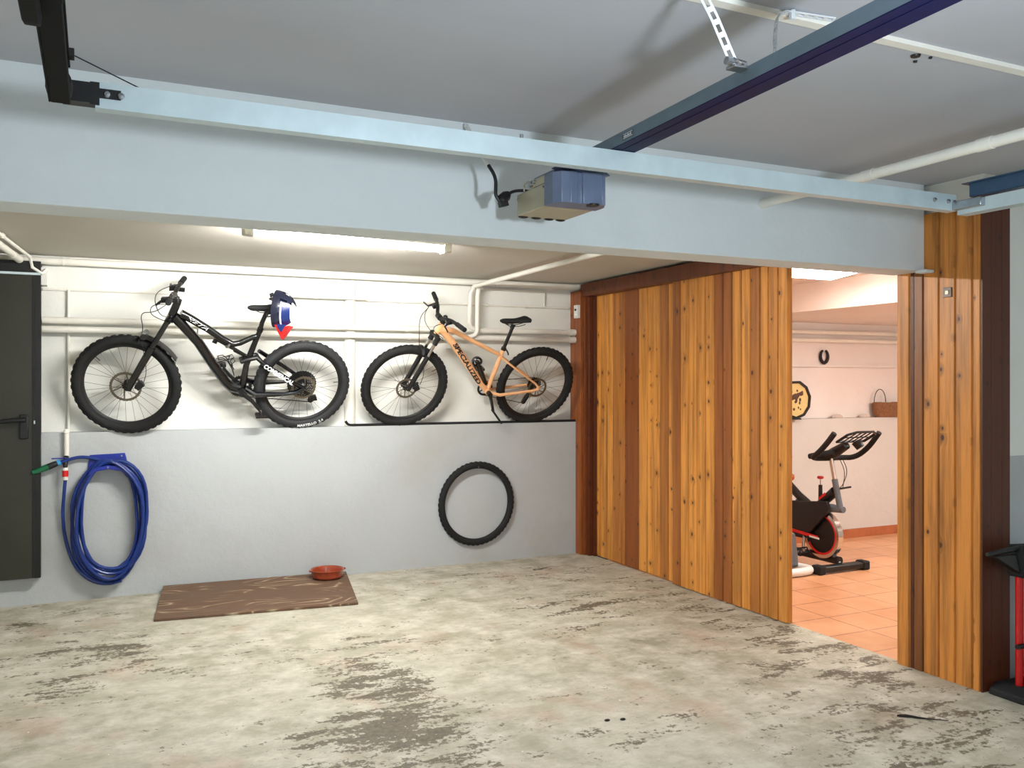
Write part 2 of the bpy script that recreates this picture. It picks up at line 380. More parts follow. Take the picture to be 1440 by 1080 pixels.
b.box(3.934, 4.13, 3.326, 3.345, 0, 2.28, 0, (1, .5)); b.planks(3.925, 4.13, (3.43, 3.345), 0, 2.28, (.12,))
# end face towards the viewer: three dark boards
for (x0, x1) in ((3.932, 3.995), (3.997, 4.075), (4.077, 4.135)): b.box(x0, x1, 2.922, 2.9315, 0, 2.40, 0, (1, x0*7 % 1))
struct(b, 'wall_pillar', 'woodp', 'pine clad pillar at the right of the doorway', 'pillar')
# metal door
b = MB()
b.box(-1.2, -.372, 6.785, 6.86, .195, 2.245, 0); b.box(-.372, -.335, 6.78, 6.865, .195, 2.262, 1); b.box(-1.2, -.335, 6.80, 6.965, 2.262, 2.345, 1)
b.box(-.385, -.378, 6.781, 6.79, .2, 2.24, 1); b.box(-1.2, -.335, 6.775, 6.80, 2.248, 2.264, 2); b.box(-.335, -.30, 6.84, 6.96, 2.19, 2.31, 3); b.box(-.376, -.368, 6.778, 6.786, 1.24, 1.262, 2)
b.box(-1.2, -.335, 6.80, 6.87, 1.17, 2.262, 1)
d3 = struct(b, 'door_3', ['dkgreen', 'blackdoor', 'galv', 'white'], 'dark olive metal door with black lever at the left edge', 'door')
b = MB(); b.box(-.46, -.407, 6.770, 6.786, 1.14, 1.305); b.cyl((-.435, 6.786, 1.27), (-.435, 6.73, 1.27), .014)
b.tube([(-.42, 6.735, 1.27), (-.50, 6.728, 1.268), (-.585, 6.735, 1.258)], [.017, .015, .013], 10)
h = b.build('door_handle', 'black', d3, bevel=.006)
# gym shell
b = MB(); b.box(4.02, 8.2, 6.40, 6.6, 0, 1.172)
struct(b, 'wall_back', 'gymgrey', 'projecting lower part of the exercise room back wall', 'wall')
b = MB(); b.box(4.02, 8.2, 6.50, 6.7, 1.173, 2.6)
struct(b, 'wall_back', 'gymwall', 'pinkish white upper back wall of the exercise room', 'wall')
b = MB(); b.box(4.3, 8.2, 6.47, 6.5, 1.672, 1.69)
struct(b, 'trim_5', 'gymwall', 'thin horizontal rail on the exercise room wall below the horseshoe', 'trim')
b = MB(); b.box(8.2, 8.3, 2.9, 6.7, 0, 2.6); struct(b, 'wall_right', 'gymwall', 'far side wall of the exercise room', 'wall')
b = MB(); b.box(4.035, 5.23, 3.05, 6.6, 2.33, 2.6); b.box(5.23, 8.3, 3.05, 6.6, 2.10, 2.6)
struct(b, 'ceiling', 'gymwall', 'exercise room ceiling with a lower right half', 'ceiling')
b = MB(); b.box(4.02, 8.2, 6.388, 6.40, 0, .085); struct(b, 'baseboard_back', 'skirt', 'terracotta skirting at the foot of the exercise room wall', 'baseboard')

# ------------------------------------------------------------------ light fittings, seen and unseen
t = thing('fluorescent_light', 'lit white fluorescent tube fitting on the low ceiling above the two bikes', 'light', (1.38, 5.12, 2.405), (0, 0, math.atan2(.16, 1.25)))
b = MB(); b.box(-.62, .62, -.022, .022, -.028, 0); b.build('housing', 'wplastic', t, bevel=.003)
b = MB(); b.cyl((-.60, -.0, -.052), (.60, -.0, -.052), .015, 16); b.build('tube', 'tubeE', t)
for s in (-1, 1):
    b = MB(); b.prism([(s*.595, -.028), (s*.595, -.075), (s*.645, -.068), (s*.652, 0), (s*.62, 0)][::s], lambda a, c, d: Vector((a, d, c)), -.032, .032); b.build('end_cap', simple('lamp_end_cap', (206, 204, 186), .4), t, bevel=.003)
t = thing('ceiling_light', 'bright lit panel light on the exercise room ceiling', 'light', (4.30, 4.66, 2.33))
b = MB(); b.box(-.24, .62, -.24, .24, -.025, 0); b.build('housing', 'wplastic', t)
b = MB(); b.prism([(-.22, -.21), (.44, -.21), (.60, .21), (-.22, .21)], lambda a, c, d: Vector((a, c, d)), -.055, -.024); b.build('diffuser', 'gymE', t)

t = thing('ceiling_light', 'unseen second panel light of the exercise room, on the lower part of its ceiling', 'light', (6.7, 4.3, 2.10))  # added out of view to brighten the back wall; basket shadow suggests its side
b = MB(); b.box(-.32, .32, -.18, .18, -.03, 0); b.build('housing', 'wplastic', t)
b = MB(); b.box(-.29, .29, -.15, .15, -.055, -.029); b.build('diffuser', emis('gym_lamp_glow_deep', (1.0, .93, .87), 95.0), t)

# ------------------------------------------------------------------ pipes and conduits
def pipe(name, label, path, r, collars=(), group=None, clip=None, sm=0, mat='pipe', cat='pipe'):
    o = Vector(path[0]); P = smooth(path, sm) if sm else path
    b = MB(o); b.tube(P, r, 14)
    for c, d, rr, L in collars:
        c, d = Vector(c), Vector(d).normalized(); b.cyl(c-d*L, c+d*L, rr, 14)
    ob = tag(b.build(name, mat), label, cat, group)
    if clip:
        for c, ax, wy in clip:
            q = MB(o); c = Vector(c); d = Vector(ax).normalized()
            q.cyl(c-d*.006, c+d*.006, r+.005, 12); q.cyl(c, (c.x, wy, c.z), .004, 8) if ax[0] else q.cyl(c, (c.x, c.y, wy), .004, 8)
            q.build('clip', 'pipe', ob)
    return ob
XX = (1, 0, 0); YY = (0, 1, 0); ZZ = (0, 0, 1)
pipe('pipe', 'long white pipe along the top of the back wall just under the ceiling', [(-1.2, 6.885, 2.360), (4.02, 6.885, 2.371)], .026,
     [((.55, 6.885, 2.367), XX, .029, .02), ((3.93, 6.885, 2.371), XX, .030, .03), ((-.16, 6.885, 2.365), XX, .029, .012)], clip=[((-.2, 6.885, 2.362), XX, 6.96), ((.85, 6.885, 2.364), XX, 6.96), ((3.1, 6.885, 2.369), XX, 6.96)])
pipe('pipe', 'upper of the two parallel white pipes behind the bikes', [(-.33, 6.875, 1.951), (3.871, 6.875, 1.966)], .0235, [((3.84, 6.875, 1.966), XX, .03, .03), ((2.3, 6.875, 1.96), XX, .028, .012)], 'pipes behind the bikes')
pipe('pipe', 'lower of the two parallel white pipes behind the bikes', [(-.33, 6.875, 1.889), (3.871, 6.875, 1.901)], .0235, [((3.84, 6.875, 1.901), XX, .03, .03), ((2.32, 6.875, 1.897), XX, .028, .012)], 'pipes behind the bikes')
pipe('drain_pipe', 'thick vertical white pipe on the wall between the two bikes', [(1.845, 6.95, 1.173), (1.845, 6.95, 2.335)], .045, [((1.845, 6.95, 1.80), ZZ, .050, .035), ((1.845, 6.95, 2.28), ZZ, .050, .03)], sm=0)
pipe('conduit', 'thin vertical conduit on the wall at the left, down to the grey ledge', [(-.17, 6.945, 2.173), (-.17, 6.945, 1.178)], .010, cat='conduit')
pipe('conduit', 'thin horizontal conduit crossing the wall behind the handlebar of the black bike', [(-.33, 6.95, 2.170), (1.30, 6.95, 2.182)], .008, clip=[((.4, 6.95, 2.175), XX, 6.96), ((1.23, 6.95, 2.182), XX, 6.96)], cat='conduit')
pipe('pipe', 'short white horizontal pipe above the saddle of the black bike', [(1.31, 6.885, 2.190), (1.95, 6.885, 2.192), (1.99, 6.93, 2.187)], .0135, [((1.33, 6.885, 2.19), XX, .017, .015)], clip=[((1.56, 6.885, 2.19), XX, 6.96)])
pipe('conduit', 'thin horizontal conduit with clips behind the handlebar of the orange bike', [(2.0, 6.945, 2.183), (3.85, 6.945, 2.186)], .009,
     clip=[((2.25, 6.945, 2.184), XX, 6.96), ((2.62, 6.945, 2.184), XX, 6.96), ((3.05, 6.945, 2.185), XX, 6.96), ((3.42, 6.945, 2.185), XX, 6.96)], cat='conduit')
pipe('conduit', 'thin conduit turning down from the upper right of the back wall', [(2.92, 6.945, 2.325), (3.60, 6.945, 2.325), (3.60, 6.945, 2.195)], .010, cat='conduit')
pipe('pipe', 'white pipe running along the low ceiling, then down behind the orange handlebar', [(3.02, 3.46, 2.372), (2.985, 5.0, 2.368), (2.90, 6.70, 2.338), (2.90, 6.845, 2.325), (2.838, 6.85, 2.27), (2.832, 6.855, 2.02), (2.83, 6.87, 1.985), (2.83, 6.905, 1.968)][0:3]+[(2.865, 6.80, 2.325), (2.838, 6.82, 2.27), (2.832, 6.825, 2.02), (2.85, 6.835, 1.985), (2.90, 6.85, 1.968)], .019, sm=0)
pipe('pipe', 'white vertical pipe just right of the one behind the orange handlebar', [(2.95, 6.83, 2.325), (2.917, 6.83, 2.305), (2.907, 6.828, 2.25), (2.902, 6.825, 1.95), (2.885, 6.83, 1.92), (2.84, 6.85, 1.902)], .019)
pipe('pipe', 'slim white pipe running along the ceiling above the metal door', [(-.82, 3.46, 2.385), (-.50, 5.9, 2.382), (-.40, 6.78, 2.37), (-.385, 6.79, 2.30), (-.33, 6.81, 2.265), (-.30, 6.85, 2.30)], .011, clip=[((-.492, 5.96, 2.382), YY, 2.40)])
pipe('pipe', 'thicker white pipe above the metal door ending at the corner', [(-.75, 3.46, 2.352), (-.46, 6.80, 2.350)], .022, [((-.4735, 6.65, 2.350), (.087, 1, 0), .026, .13)])
pipe('ceiling_pipe', 'white pipe running below the upper right ceiling into the beam', [(2.84, -1.0, 2.362), (2.84, 3.258, 2.362)], .021, [((2.84, 1.95+.15, 2.362), YY, .0235, .03), ((2.84, 2.62, 2.362), YY, .0235, .03)])
pipe('pipe', 'upper white pipe on the exercise room wall above the horseshoe', [(4.1, 6.46, 2.00), (7.35, 6.46, 2.012), (7.42, 6.5, 2.012)], .022)
pipe('pipe', 'lower white pipe on the exercise room wall above the horseshoe', [(4.1, 6.46, 1.925), (8.1, 6.46, 1.935)], .022)

# ------------------------------------------------------------------ garage door hardware
t = thing('cross_rail', 'long galvanised steel rail crossing the whole room under the ceiling', 'rail', (-.01, 2.49, 2.254))
b = MB((-.01, 2.49, 2.254))
b.box(.0, 3.19, 2.488, 2.491, 2.222, 2.288, 0); b.box(.0, 3.19, 2.491, 2.53, 2.222, 2.225, 0); b.box(.0, 3.19, 2.491, 2.53, 2.285, 2.288, 0); b.box(0, 3.19, 2.527, 2.53, 2.225, 2.235, 0)
b.build('channel', 'galv', t)
b = MB((-.01, 2.49, 2.254)); b.box(-.075, 0.0, 2.485, 2.53, 2.232, 2.284); b.box(-.012, .01, 2.484, 2.488, 2.228, 2.286); b.box(-.02, .06, 2.4865, 2.4885, 2.247, 2.272); b.build('end_bracket', 'black', t)
for x, m in ((.028, 'steel'), (.06, 'steel'), (3.06, 'steel'), (3.14, 'steel'), (3.175, 'steel')):
    b = MB((-.01, 2.49, 2.254)); b.lathe([(0, -.008), (.007, -.007), (.009, -.003), (.009, .0)], (x, 2.487, 2.258), (0, 1, 0), 10); b.build('bolt', m, t)
b = MB((-.01, 2.49, 2.254)); b.cyl((1.215, 2.50, 2.288), (1.215, 2.50, 2.302), .006, 8); b.build('bolt', 'steel', t)
t = thing('door_track', 'black steel door track hanging at the upper left corner', 'track', (-.08, 2.45, 2.25), group='garage door tracks')
o = (-.08, 2.45, 2.25)
b = MB(o); b.box(-.103, -.098, .9, 2.43, 2.205, 2.30); b.box(-.098, -.055, .9, 2.43, 2.295, 2.30); b.box(-.098, -.055, .9, 2.43, 2.205, 2.21); b.box(-.06, -.055, .9, 2.43, 2.21, 2.235); b.build('track', 'matblack', t, bevel=.002)
b = MB(o); b.tube([(-.079, 2.36, 2.245), (-.079, 2.40, 2.24), (-.079, 2.432, 2.232), (-.079, 2.45, 2.222)], [.027, .031, .028, .014], 14); b.build('end_cap', 'rubber', t)
b = MB(o); b.prism([(.9, 2.16), (1.78, 2.16), (1.84, 2.175), (1.88, 2.205), (1.88, 2.30), (.9, 2.30)], lambda a, c, d: Vector((d, a, c)), -.118, -.09); b.box(-.09, -.05, 1.2, 1.74, 2.185, 2.205); b.build('arm', 'matblack', t, bevel=.003)
b = MB(o); b.tube([(-.06, 2.36, 2.31), (.0, 2.44, 2.312), (.12, 2.55, 2.30)], .0018, 6); b.box(-.07, -.045, 2.34, 2.37, 2.295, 2.315); b.build('wire', 'black', t)
t = thing('door_track', 'bluish steel door track at the right edge above the pillar', 'track', (3.22, 2.41, 2.25), group='garage door tracks')
o = (3.22, 2.41, 2.25)
b = MB(o); b.box(3.205, 3.209, .3, 2.44, 2.275, 2.325); b.box(3.185, 3.26, .3, 2.46, 2.325, 2.329); b.box(3.209, 3.26, .3, 2.44, 2.272, 2.276); b.build('upper_channel', 'track', t)
b = MB(o); b.box(3.192, 3.196, .3, 2.485, 2.205, 2.258); b.box(3.196, 3.25, .3, 2.485, 2.205, 2.209); b.box(3.196, 3.24, .3, 2.485, 2.254, 2.258); b.build('lower_channel', 'galv', t)
b = MB(o); b.box(3.165, 3.193, 2.36, 2.488, 2.238-.015, 2.258); b.cyl((3.19, 2.45, 2.238), (3.178, 2.45, 2.238), .012, 12); b.cyl((3.19, 2.40, 2.238), (3.178, 2.40, 2.238), .012, 12); b.build('bracket', 'steel', t, bevel=.003)

t = thing('opener_rail', 'blue black steel opener rail running towards the viewer at upper right', 'rail', (1.60, 2.75, 2.2935), (math.radians(0), 0, math.radians(-2.4)))
b = MB(); b.box(-.045, -.042, -4.8, 0, 0, .036, 0); b.box(-.045, .045, -4.8, 0, -.003, 0, 1); b.box(.042, .045, -4.8, 0, 0, .036, 0); b.box(-.045, -.028, -4.8, 0, .036, .039, 0); b.box(.028, .045, -4.8, 0, .036, .039, 0)
b.box(-.012, .012, -4.8, 0, -.0045, -.003, 1)
b.build('channel', ['galv2', 'galvd'], t)
b = MB(); b.box(-.0475, -.045, -.40, -.33, .008, .028); b.build('sticker', simple('grey_sticker', (74, 84, 92), .5), t)
b = MB(); b.box(-.0482, -.0475, -.393, -.337, .024, .0255); b.box(-.0482, -.0475, -.393, -.337, .0105, .012)
for i, (y, hh) in enumerate(((-.385, .008), (-.376, .006), (-.368, .008), (-.360, .005), (-.352, .008), (-.345, .006))): b.box(-.0482, -.0475, y, y+.004, .014, .014+hh)
b.build('print_marks', 'whitetxt', t)

def strap_strip(path, wdir, width, parent, name='strap'):
    """perforated band: frame quads with a long slot in each cell"""
    P = [Vector(p) for p in path]; wd = Vector(wdir).normalized(); b = MB(parent.location); cell = .034
    L = [0]
    for a, c in zip(P, P[1:]): L.append(L[-1]+(c-a).length)
    def at(s_):
        for i in range(len(P)-1):
            if s_ <= L[i+1] or i == len(P)-2: return P[i].lerp(P[i+1], (s_-L[i])/(L[i+1]-L[i]))
    n = max(1, int(L[-1]/cell)); h = width/2; q = h*.45; th = .0018
    for k in range(n):
        s0, s1 = L[-1]*k/n, L[-1]*(k+1)/n; e = (s1-s0)*.2
        A, B, C_, D = at(s0), at(s0+e), at(s1-e), at(s1)
        nrm = (D-A).cross(wd).normalized()*th
        for (p0, p1, w0, w1) in ((A, B, -h, h), (C_, D, -h, h), (B, C_, -h, -q), (B, C_, q, h)):
            c = (p0+p1)/2+wd*(w0+w1)/2; b.obox(c, (p1-p0)/2, wd*(w1-w0)/2, nrm)
    return b.build(name, 'strap', parent)
t = thing('hanging_strap', 'white perforated metal strap from ceiling to opener rail, left one', 'strap', (1.475, 1.80, 2.335), group='perforated ceiling straps')
strap_strip([(1.36, 1.82, 2.556), (1.42, 1.805, 2.45), (1.475, 1.80, 2.345)], (.8, -.6, .35), .022, t)
b = MB(t.location); b.cyl((1.455, 1.80, 2.342), (1.515, 1.80, 2.338), .011, 10); b.lathe([(0, -.004), (.016, -.004), (.018, .004), (0, .004)], (1.49, 1.795, 2.342), (.3, -.6, .7), 14); b.box(1.47, 1.54, 1.785, 1.82, 2.325, 2.333); b.build('bolt', 'steel', t, bevel=.001)
t = thing('hanging_strap', 'white perforated metal strap bent over on the ceiling behind the opener rail', 'strap', (1.62, 1.78, 2.335), group='perforated ceiling straps')
strap_strip([(1.60, 1.78, 2.335), (1.655, 1.845, 2.45), (1.685, 1.87, 2.52), (1.72, 1.88, 2.543), (1.90, 1.875, 2.552)], (-.3, -.9, .1), .02, t)
b = MB(t.location); b.cyl((1.745, 1.875, 2.525), (1.745, 1.875, 2.55), .009, 6); b.build('bolt', 'strap', t)
for x, y, r_, lab in ((2.345, 1.975, .014, 'largest small dark anchor in the ceiling beside the white strip'), (2.385, 2.01, .006, 'tiny dark anchor in the ceiling, further from the white strip'), (2.40, 1.965, .005, 'tiniest dark anchor in the ceiling, at the edge of the white strip')):
    b = MB((x, y, 2.555)); b.lathe([(0, -.006), (r_, -.006), (r_*1.2, 0)], (x, y, 2.5555), (0, 0, 1), 12); tag(b.build('ceiling_anchor', 'black'), lab, 'anchor')

# motor
mo = (1.556, 2.85, 2.15)
t = thing('garage_door_opener', 'grey and blue black garage door motor unit hanging behind the cross rail', 'garage door opener', mo)
b = MB(mo); b.box(1.453, 1.659, 2.79, 3.03, 2.152, 2.235); b.build('casing', 'beige', t, bevel=.004)
b = MB(mo); b.prism([(1.450, 2.80), (1.450, 2.735), (1.470, 2.705), (1.500, 2.70), (1.503, 2.697), (1.53, 2.697), (1.533, 2.703), (1.548, 2.703), (1.552, 2.695), (1.60, 2.690), (1.630, 2.697), (1.634, 2.692), (1.641, 2.694), (1.645, 2.703), (1.663, 2.74), (1.663, 2.80)],
                    lambda a, c, d: Vector((a, c, d)), 2.150, 2.260); b.build('cover', 'navy', t, bevel=.002, sharp=20)
b = MB(mo); b.box(1.49, 1.63, 2.80, 2.96, 2.235, 2.288); b.prism([(1.47, 2.285), (1.65, 2.285), (1.68, 2.265), (1.60, 2.255)], lambda a, c, d: Vector((a, d, c)), 2.72, 2.79); b.build('mounting_bracket', 'navy', t, bevel=.003)
b = MB(mo); b.box(1.452, 1.4545, 2.80, 2.93, 2.235, 2.262); b.tube([(1.447, 2.955, 2.232), (1.447, 2.955, 2.255), (1.447, 2.92, 2.262), (1.447, 2.90, 2.262)], .003, 6); b.build('side_plate', 'beige', t)
b = MB(mo)
for x in (1.475, 1.53, 1.585, 1.635): b.ball((x, 3.02, 2.152), .018, sc=(1.2, .7, .35))
b.build('foot', 'black', t)
for (y_, z_, r_) in ((2.90, 2.248, .011), (2.875, 2.252, .007), (2.81, 2.222, .004), (3.015, 2.215, .004)): b = MB(mo); b.cyl((1.4535, y_, z_), (1.453-r_*1.3, y_, z_), r_, 12); b.build('bolt', 'steel', t)
b = MB(mo); b.lathe([(0, -.006), (.022, -.006), (.024, 0)], (1.595, 2.705, 2.152), (0, 0, 1), 16); b.build('lamp_socket', 'black', t)
t = thing('power_cable', 'black power lead with plug hanging beside the opener motor', 'cable', (1.36, 3.06, 2.35))
pc = (1.36, 3.06, 2.35)
b = MB(pc); b.tube(smooth([(1.33, 3.24, 2.54), (1.335, 3.15, 2.44), (1.352, 3.07, 2.345)], 2), .009, 8); b.build('sleeve', 'wplastic', t)
b = MB(pc); b.tube(smooth([(1.352, 3.07, 2.347), (1.373, 3.05, 2.30), (1.374, 3.05, 2.255), (1.372, 3.05, 2.23), (1.39, 3.05, 2.21)], 2), .007, 8)
b.tube(smooth([(1.42, 3.05, 2.235), (1.44, 3.04, 2.25), (1.455, 2.99, 2.245), (1.47, 2.96, 2.236)], 2), .006, 8); b.build('lead', 'black', t)
b = MB(pc); b.tube([(1.388, 3.05, 2.208), (1.398, 3.05, 2.214), (1.418, 3.05, 2.233), (1.43, 3.05, 2.244)], [.014, .022, .02, .010], 10); b.obox((1.405, 3.05, 2.200), (.016, 0, .004), (0, .014, 0), (-.003, 0, .010)); b.build('plug', 'black', t, bevel=.002)

# ------------------------------------------------------------------ wheels
def tyre_mb(R, r, knobs, c=(0, 0, 0), side=True):
    b = MB(); Rr = R-r-.002; n = 72; prof = []
    for j in range(14):
        a = 2*PI*j/14; prof.append((Rr+math.cos(a)*r, math.sin(a)*r))
    b.lathe(prof, c, (0, 1, 0), n, 0, True)
    C = Vector(c)
    for k in range(knobs):
        a = 2*PI*(k+.5*(k % 2))/knobs; d = Vector((math.cos(a), 0, math.sin(a))); tg = Vector((-math.sin(a), 0, math.cos(a)))
        w_ = PI*R/knobs*.55
        for off in ((-.35, .35) if k % 2 else (-.95, 0, .95)):
            q = (d*math.cos(off)+Vector((0, 1, 0))*math.sin(off)); s_ = Vector((0, 1, 0))*math.cos(off)-d*math.sin(off)
            b.obox(C+d*Rr+q*(r+.0015), q*.0022, tg*w_, s_*r*.19)
    return b
def wheel(parent, cx, cz, R, r, mat_t, disc=None, cass=None, knobs=84, xf=None, letters=None, spokes=28, rim_depth=.024, sticker=None, valve=1.0):
    c = Vector((cx, 0, cz)); X = xf or Matrix.Identity(4)
    ri = R-2*r+.006
    b = MB(); b.lathe([(ri, -.016), (ri+.006, -.017), (ri+.006, .017), (ri, .016), (ri-rim_depth+.008, .012), (ri-rim_depth, .006), (ri-rim_depth, -.006), (ri-rim_depth+.008, -.012)], c, (0, 1, 0), 64, 0, True)
    wh = b.xf(X).build('wheel', 'black', parent)
    ty = tyre_mb(R, r, knobs, c).xf(X).build('tyre', mat_t, wh)
    b = MB(); b.lathe([(0, -.055), (.010, -.055), (.012, -.045), (.028, -.034), (.028, -.029), (.014, -.024), (.014, .024), (.028, .03), (.028, .036), (.012, .045), (.010, .055), (0, .055)], c, (0, 1, 0), 20); b.xf(X).build('hub', 'black', wh)
    b = MB(); re = ri-rim_depth+.002
    for k in range(spokes):
        s_ = 1 if k % 2 else -1; a = 2*PI*k/spokes; a2 = a+(.55 if (k//2) % 2 else -.55)*1.6
        b.cyl(c+Vector((math.cos(a2)*.026, s_*.03, math.sin(a2)*.026)), c+Vector((math.cos(a)*re, s_*.004, math.sin(a)*re)), .0011, 5)
    b.cyl(c+Vector((math.cos(valve)*re, 0, math.sin(valve)*re)), c+Vector((math.cos(valve)*(re-.04), 0, math.sin(valve)*(re-.04))), .003, 6)
    b.xf(X).build('spokes', 'spoke', wh)
    if disc:
        rd, y = disc; b = MB(); b.lathe([(rd, y-.001), (rd, y+.001), (rd-.016, y+.001), (rd-.016, y-.001)], c, (0, 1, 0), 48, 0, True)
        for k in range(6):
            a = 2*PI*k/6; b.tube([c+Vector((math.cos(a)*.02, y, math.sin(a)*.02)), c+Vector((math.cos(a+.45)*(rd-.012), y, math.sin(a+.45)*(rd-.012)))], .004, 6)
        for k in range(30):
            a = 2*PI*k/30; b.obox(c+Vector((math.cos(a)*rd, y, math.sin(a)*rd)), Vector((math.cos(a), 0, math.sin(a)))*.002, (0, .001, 0), Vector((-math.sin(a), 0, math.cos(a)))*.006)
        b.xf(X).build('brake_disc', 'disc', wh)
    if cass:
        rc, y = cass; b = MB(); nt = 0
        for i in range(7):
            rr = rc*(1-.105*i); yy = y+.004*i; rin = rr-.010
            b.lathe([(rr, yy-.001), (rr, yy+.001), (rin, yy+.001), (rin, yy-.001)], c, (0, 1, 0), 40, 0, True)
            for k in range(int(rr*300)):
                a = 2*PI*k/int(rr*300); b.obox(c+Vector((math.cos(a)*(rr+.002), yy, math.sin(a)*(rr+.002))), Vector((math.cos(a), 0, math.sin(a)))*.003, (0, .001, 0), Vector((-math.sin(a), 0, math.cos(a)))*.0025)
        for k in range(7):
            a = 2*PI*k/7; b.tube([c+Vector((math.cos(a)*.02, y+.01, math.sin(a)*.02)), c+Vector((math.cos(a)*(rc-.005), y, math.sin(a)*(rc-.005)))], .004, 6)
        b.lathe([(0, y), (.045, y), (.045, y+.03), (0, y+.03)], c, (0, 1, 0), 20)
        b.xf(X).build('cassette', 'black', wh)
    if letters:
        txt, a0, size, wid = letters; rl = R-r*1.05
        def fn(u, v): a = a0+u/rl; rr = rl-r*.35+v; off = -math.sqrt(max(0, r*r-(rr-(R-r))**2))-.0015; return c+Vector((math.cos(a)*rr, off, math.sin(a)*rr))
        # letters read along the lower edge from left to right (tops towards the hub)
        def fn2(u, v): a = a0+u/rl; rr = rl+r*.35-v; off = -math.sqrt(max(0, r*r-(rr-(R-r))**2))-.0015; return c+Vector((math.cos(a)*rr, off, math.sin(a)*rr))
        lettering(txt, size, wh, 'whitetxt', fn2, width=wid, bold=.001)
    if sticker:
        pass
    return wh
def V3(x, z, y=0.): return Vector((x, y, z))
def tubexz(b, pts, r, y=0., n=12, m=0, flat=1.0, sm=0):
    P = [V3(p[0], p[1], p[2] if len(p) > 2 else y) for p in pts]
    b.tube(smooth(P, sm) if sm else P, r, n, m, flat=flat)

# ------------------------------------------------------------------ black full suspension bike
LEAN = math.radians(24)
bk = thing('mountain_bike', 'black full suspension mountain bike with a helmet over its saddle, at left', 'bicycle', (.20, 6.88, 1.172), (LEAN, 0, 0), 'bikes hung on the back wall')
AX = Vector((.42, 0, .906)).normalized(); PV = Vector((.30, 0, .92))
ST = Matrix.Translation(PV) @ Matrix.Rotation(math.radians(-13), 4, AX) @ Matrix.Translation(-PV)
wheel(bk, .0, .362, .362, .034, 'rubber', disc=(.105, -.045), xf=ST, knobs=88, valve=2.4)
wheel(bk, 1.222, .360, .360, .034, 'rubber2', cass=(.108, .022), knobs=88, letters=('MARTELLO  2.4', -1.62, .028, .20), disc=(.09, -.045), valve=.1)
b = MB()  # frame
tubexz(b, [(.262, .845), (.312, .985)], [.028, .027])
tubexz(b, [(.335, .905), (.40, .872), (.515, .80), (.62, .725), (.693, .683), (.745, .695), (.835, .742), (.862, .75)], [.033, .030, .027, .025, .024, .022, .019, .018])
tubexz(b, [(.292, .885), (.37, .80), (.46, .695), (.583, .50), (.66, .39), (.70, .352), (.778, .33)], [.036, .036, .036, .036, .038, .040, .040], flat=1.1)
tubexz(b, [(.882, .80), (.862, .74), (.826, .62), (.80, .52), (.782, .335)], [.019, .020, .022, .022, .028])
b.cyl((.775, -.042, .330), (.775, .042, .330), .030, 20)
tubexz(b, [(.69, .675), (.71, .63), (.80, .58)], [.010, .008, .006])
fr = b.build('frame', 'bframe', bk)
def fn_tt(u, v):
    d = Vector((.135, 0, -.084)).normalized(); n = Vector((-d.z, 0, d.x)); n = Vector((.528, 0, .849)); rr = .029
    return Vector((.372, 0, .892))+d*u+n*(v-.012)+Vector((0, -math.sqrt(max(1e-6, rr*rr-min(rr*.98, abs(v-.012))**2))-.0015, 0))
lettering('META', .034, fr, 'whitetxt', fn_tt, width=.17, shear=.5)
b = MB()  # shock
tubexz(b, [(.575, .735), (.60, .715)], .020); tubexz(b, [(.598, .715), (.70, .655)], .017); tubexz(b, [(.70, .655), (.80, .592)], .011); tubexz(b, [(.575, .72), (.562, .70), (.585, .694)], .012); b.build('shock_absorber', 'bframe', bk)
b = MB(); tubexz(b, [(.655, .685), (.665, .675)], .022, -.012); b.obox((.655, -.024, .672), (.012, 0, -.007), (0, .002, 0), (.003, 0, .005)); b.build('badge', 'steel', bk)
b = MB()  # rocker linkage
for y in (-.028, .028): tubexz(b, [(.755, .555), (.80, .575), (.868, .592), (.905, .55)], [.015, .018, .018, .012], y)
b.cyl((.80, -.036, .575), (.80, .036, .575), .014); b.cyl((.760, -.034, .558), (.760, .034, .558), .011); b.cyl((.875, -.036, .590), (.875, .036, .590), .013); b.build('rocker_link', 'black', bk)
for y in (-.062, .062):
    b = MB(); tubexz(b, [(.868, .592, y*.6), (.93, .545, y), (1.04, .475, y), (1.15, .40, y), (1.222, .362, y)], [.015, .017, .016, .014, .016], n=10)
    if y > 0: b.v = [v+Vector((.02, 0, .028)) for v in b.v]
    so = b.build('seat_stay', 'bframe', bk)
    if y < 0:
        def fn_ss(u, v):
            d = Vector((.222, 0, -.145)).normalized(); n = Vector((-d.z, 0, d.x)); return Vector((.915, -.084, .553))+d*u+n*(v-.016)
        lettering('COMMENCAL', .044, so, 'whitetxt', fn_ss, width=.265, bold=.002)
for y in (-.062, .062):
    b = MB(); tubexz(b, [(.80, .345, y*.5), (.87, .312, y), (.97, .312, y), (1.08, .315, y), (1.17, .33, y), (1.222, .36, y)], [.024, .022, .020, .015, .018, .020], n=10)
    if y > 0: b.v = [v+Vector((0, 0, .045)) for v in b.v]
    b.build('chain_stay', 'bframe', bk)
b = MB(); tubexz(b, [(.88, .795), (.890, .855), (.915, .93)], [.0165, .0165, .0155]); tubexz(b, [(.876, .785), (.884, .815)], .022); tubexz(b, [(.905, .90), (.93, .955)], .017); b.build('seat_post', 'black', bk)
b = MB()  # saddle
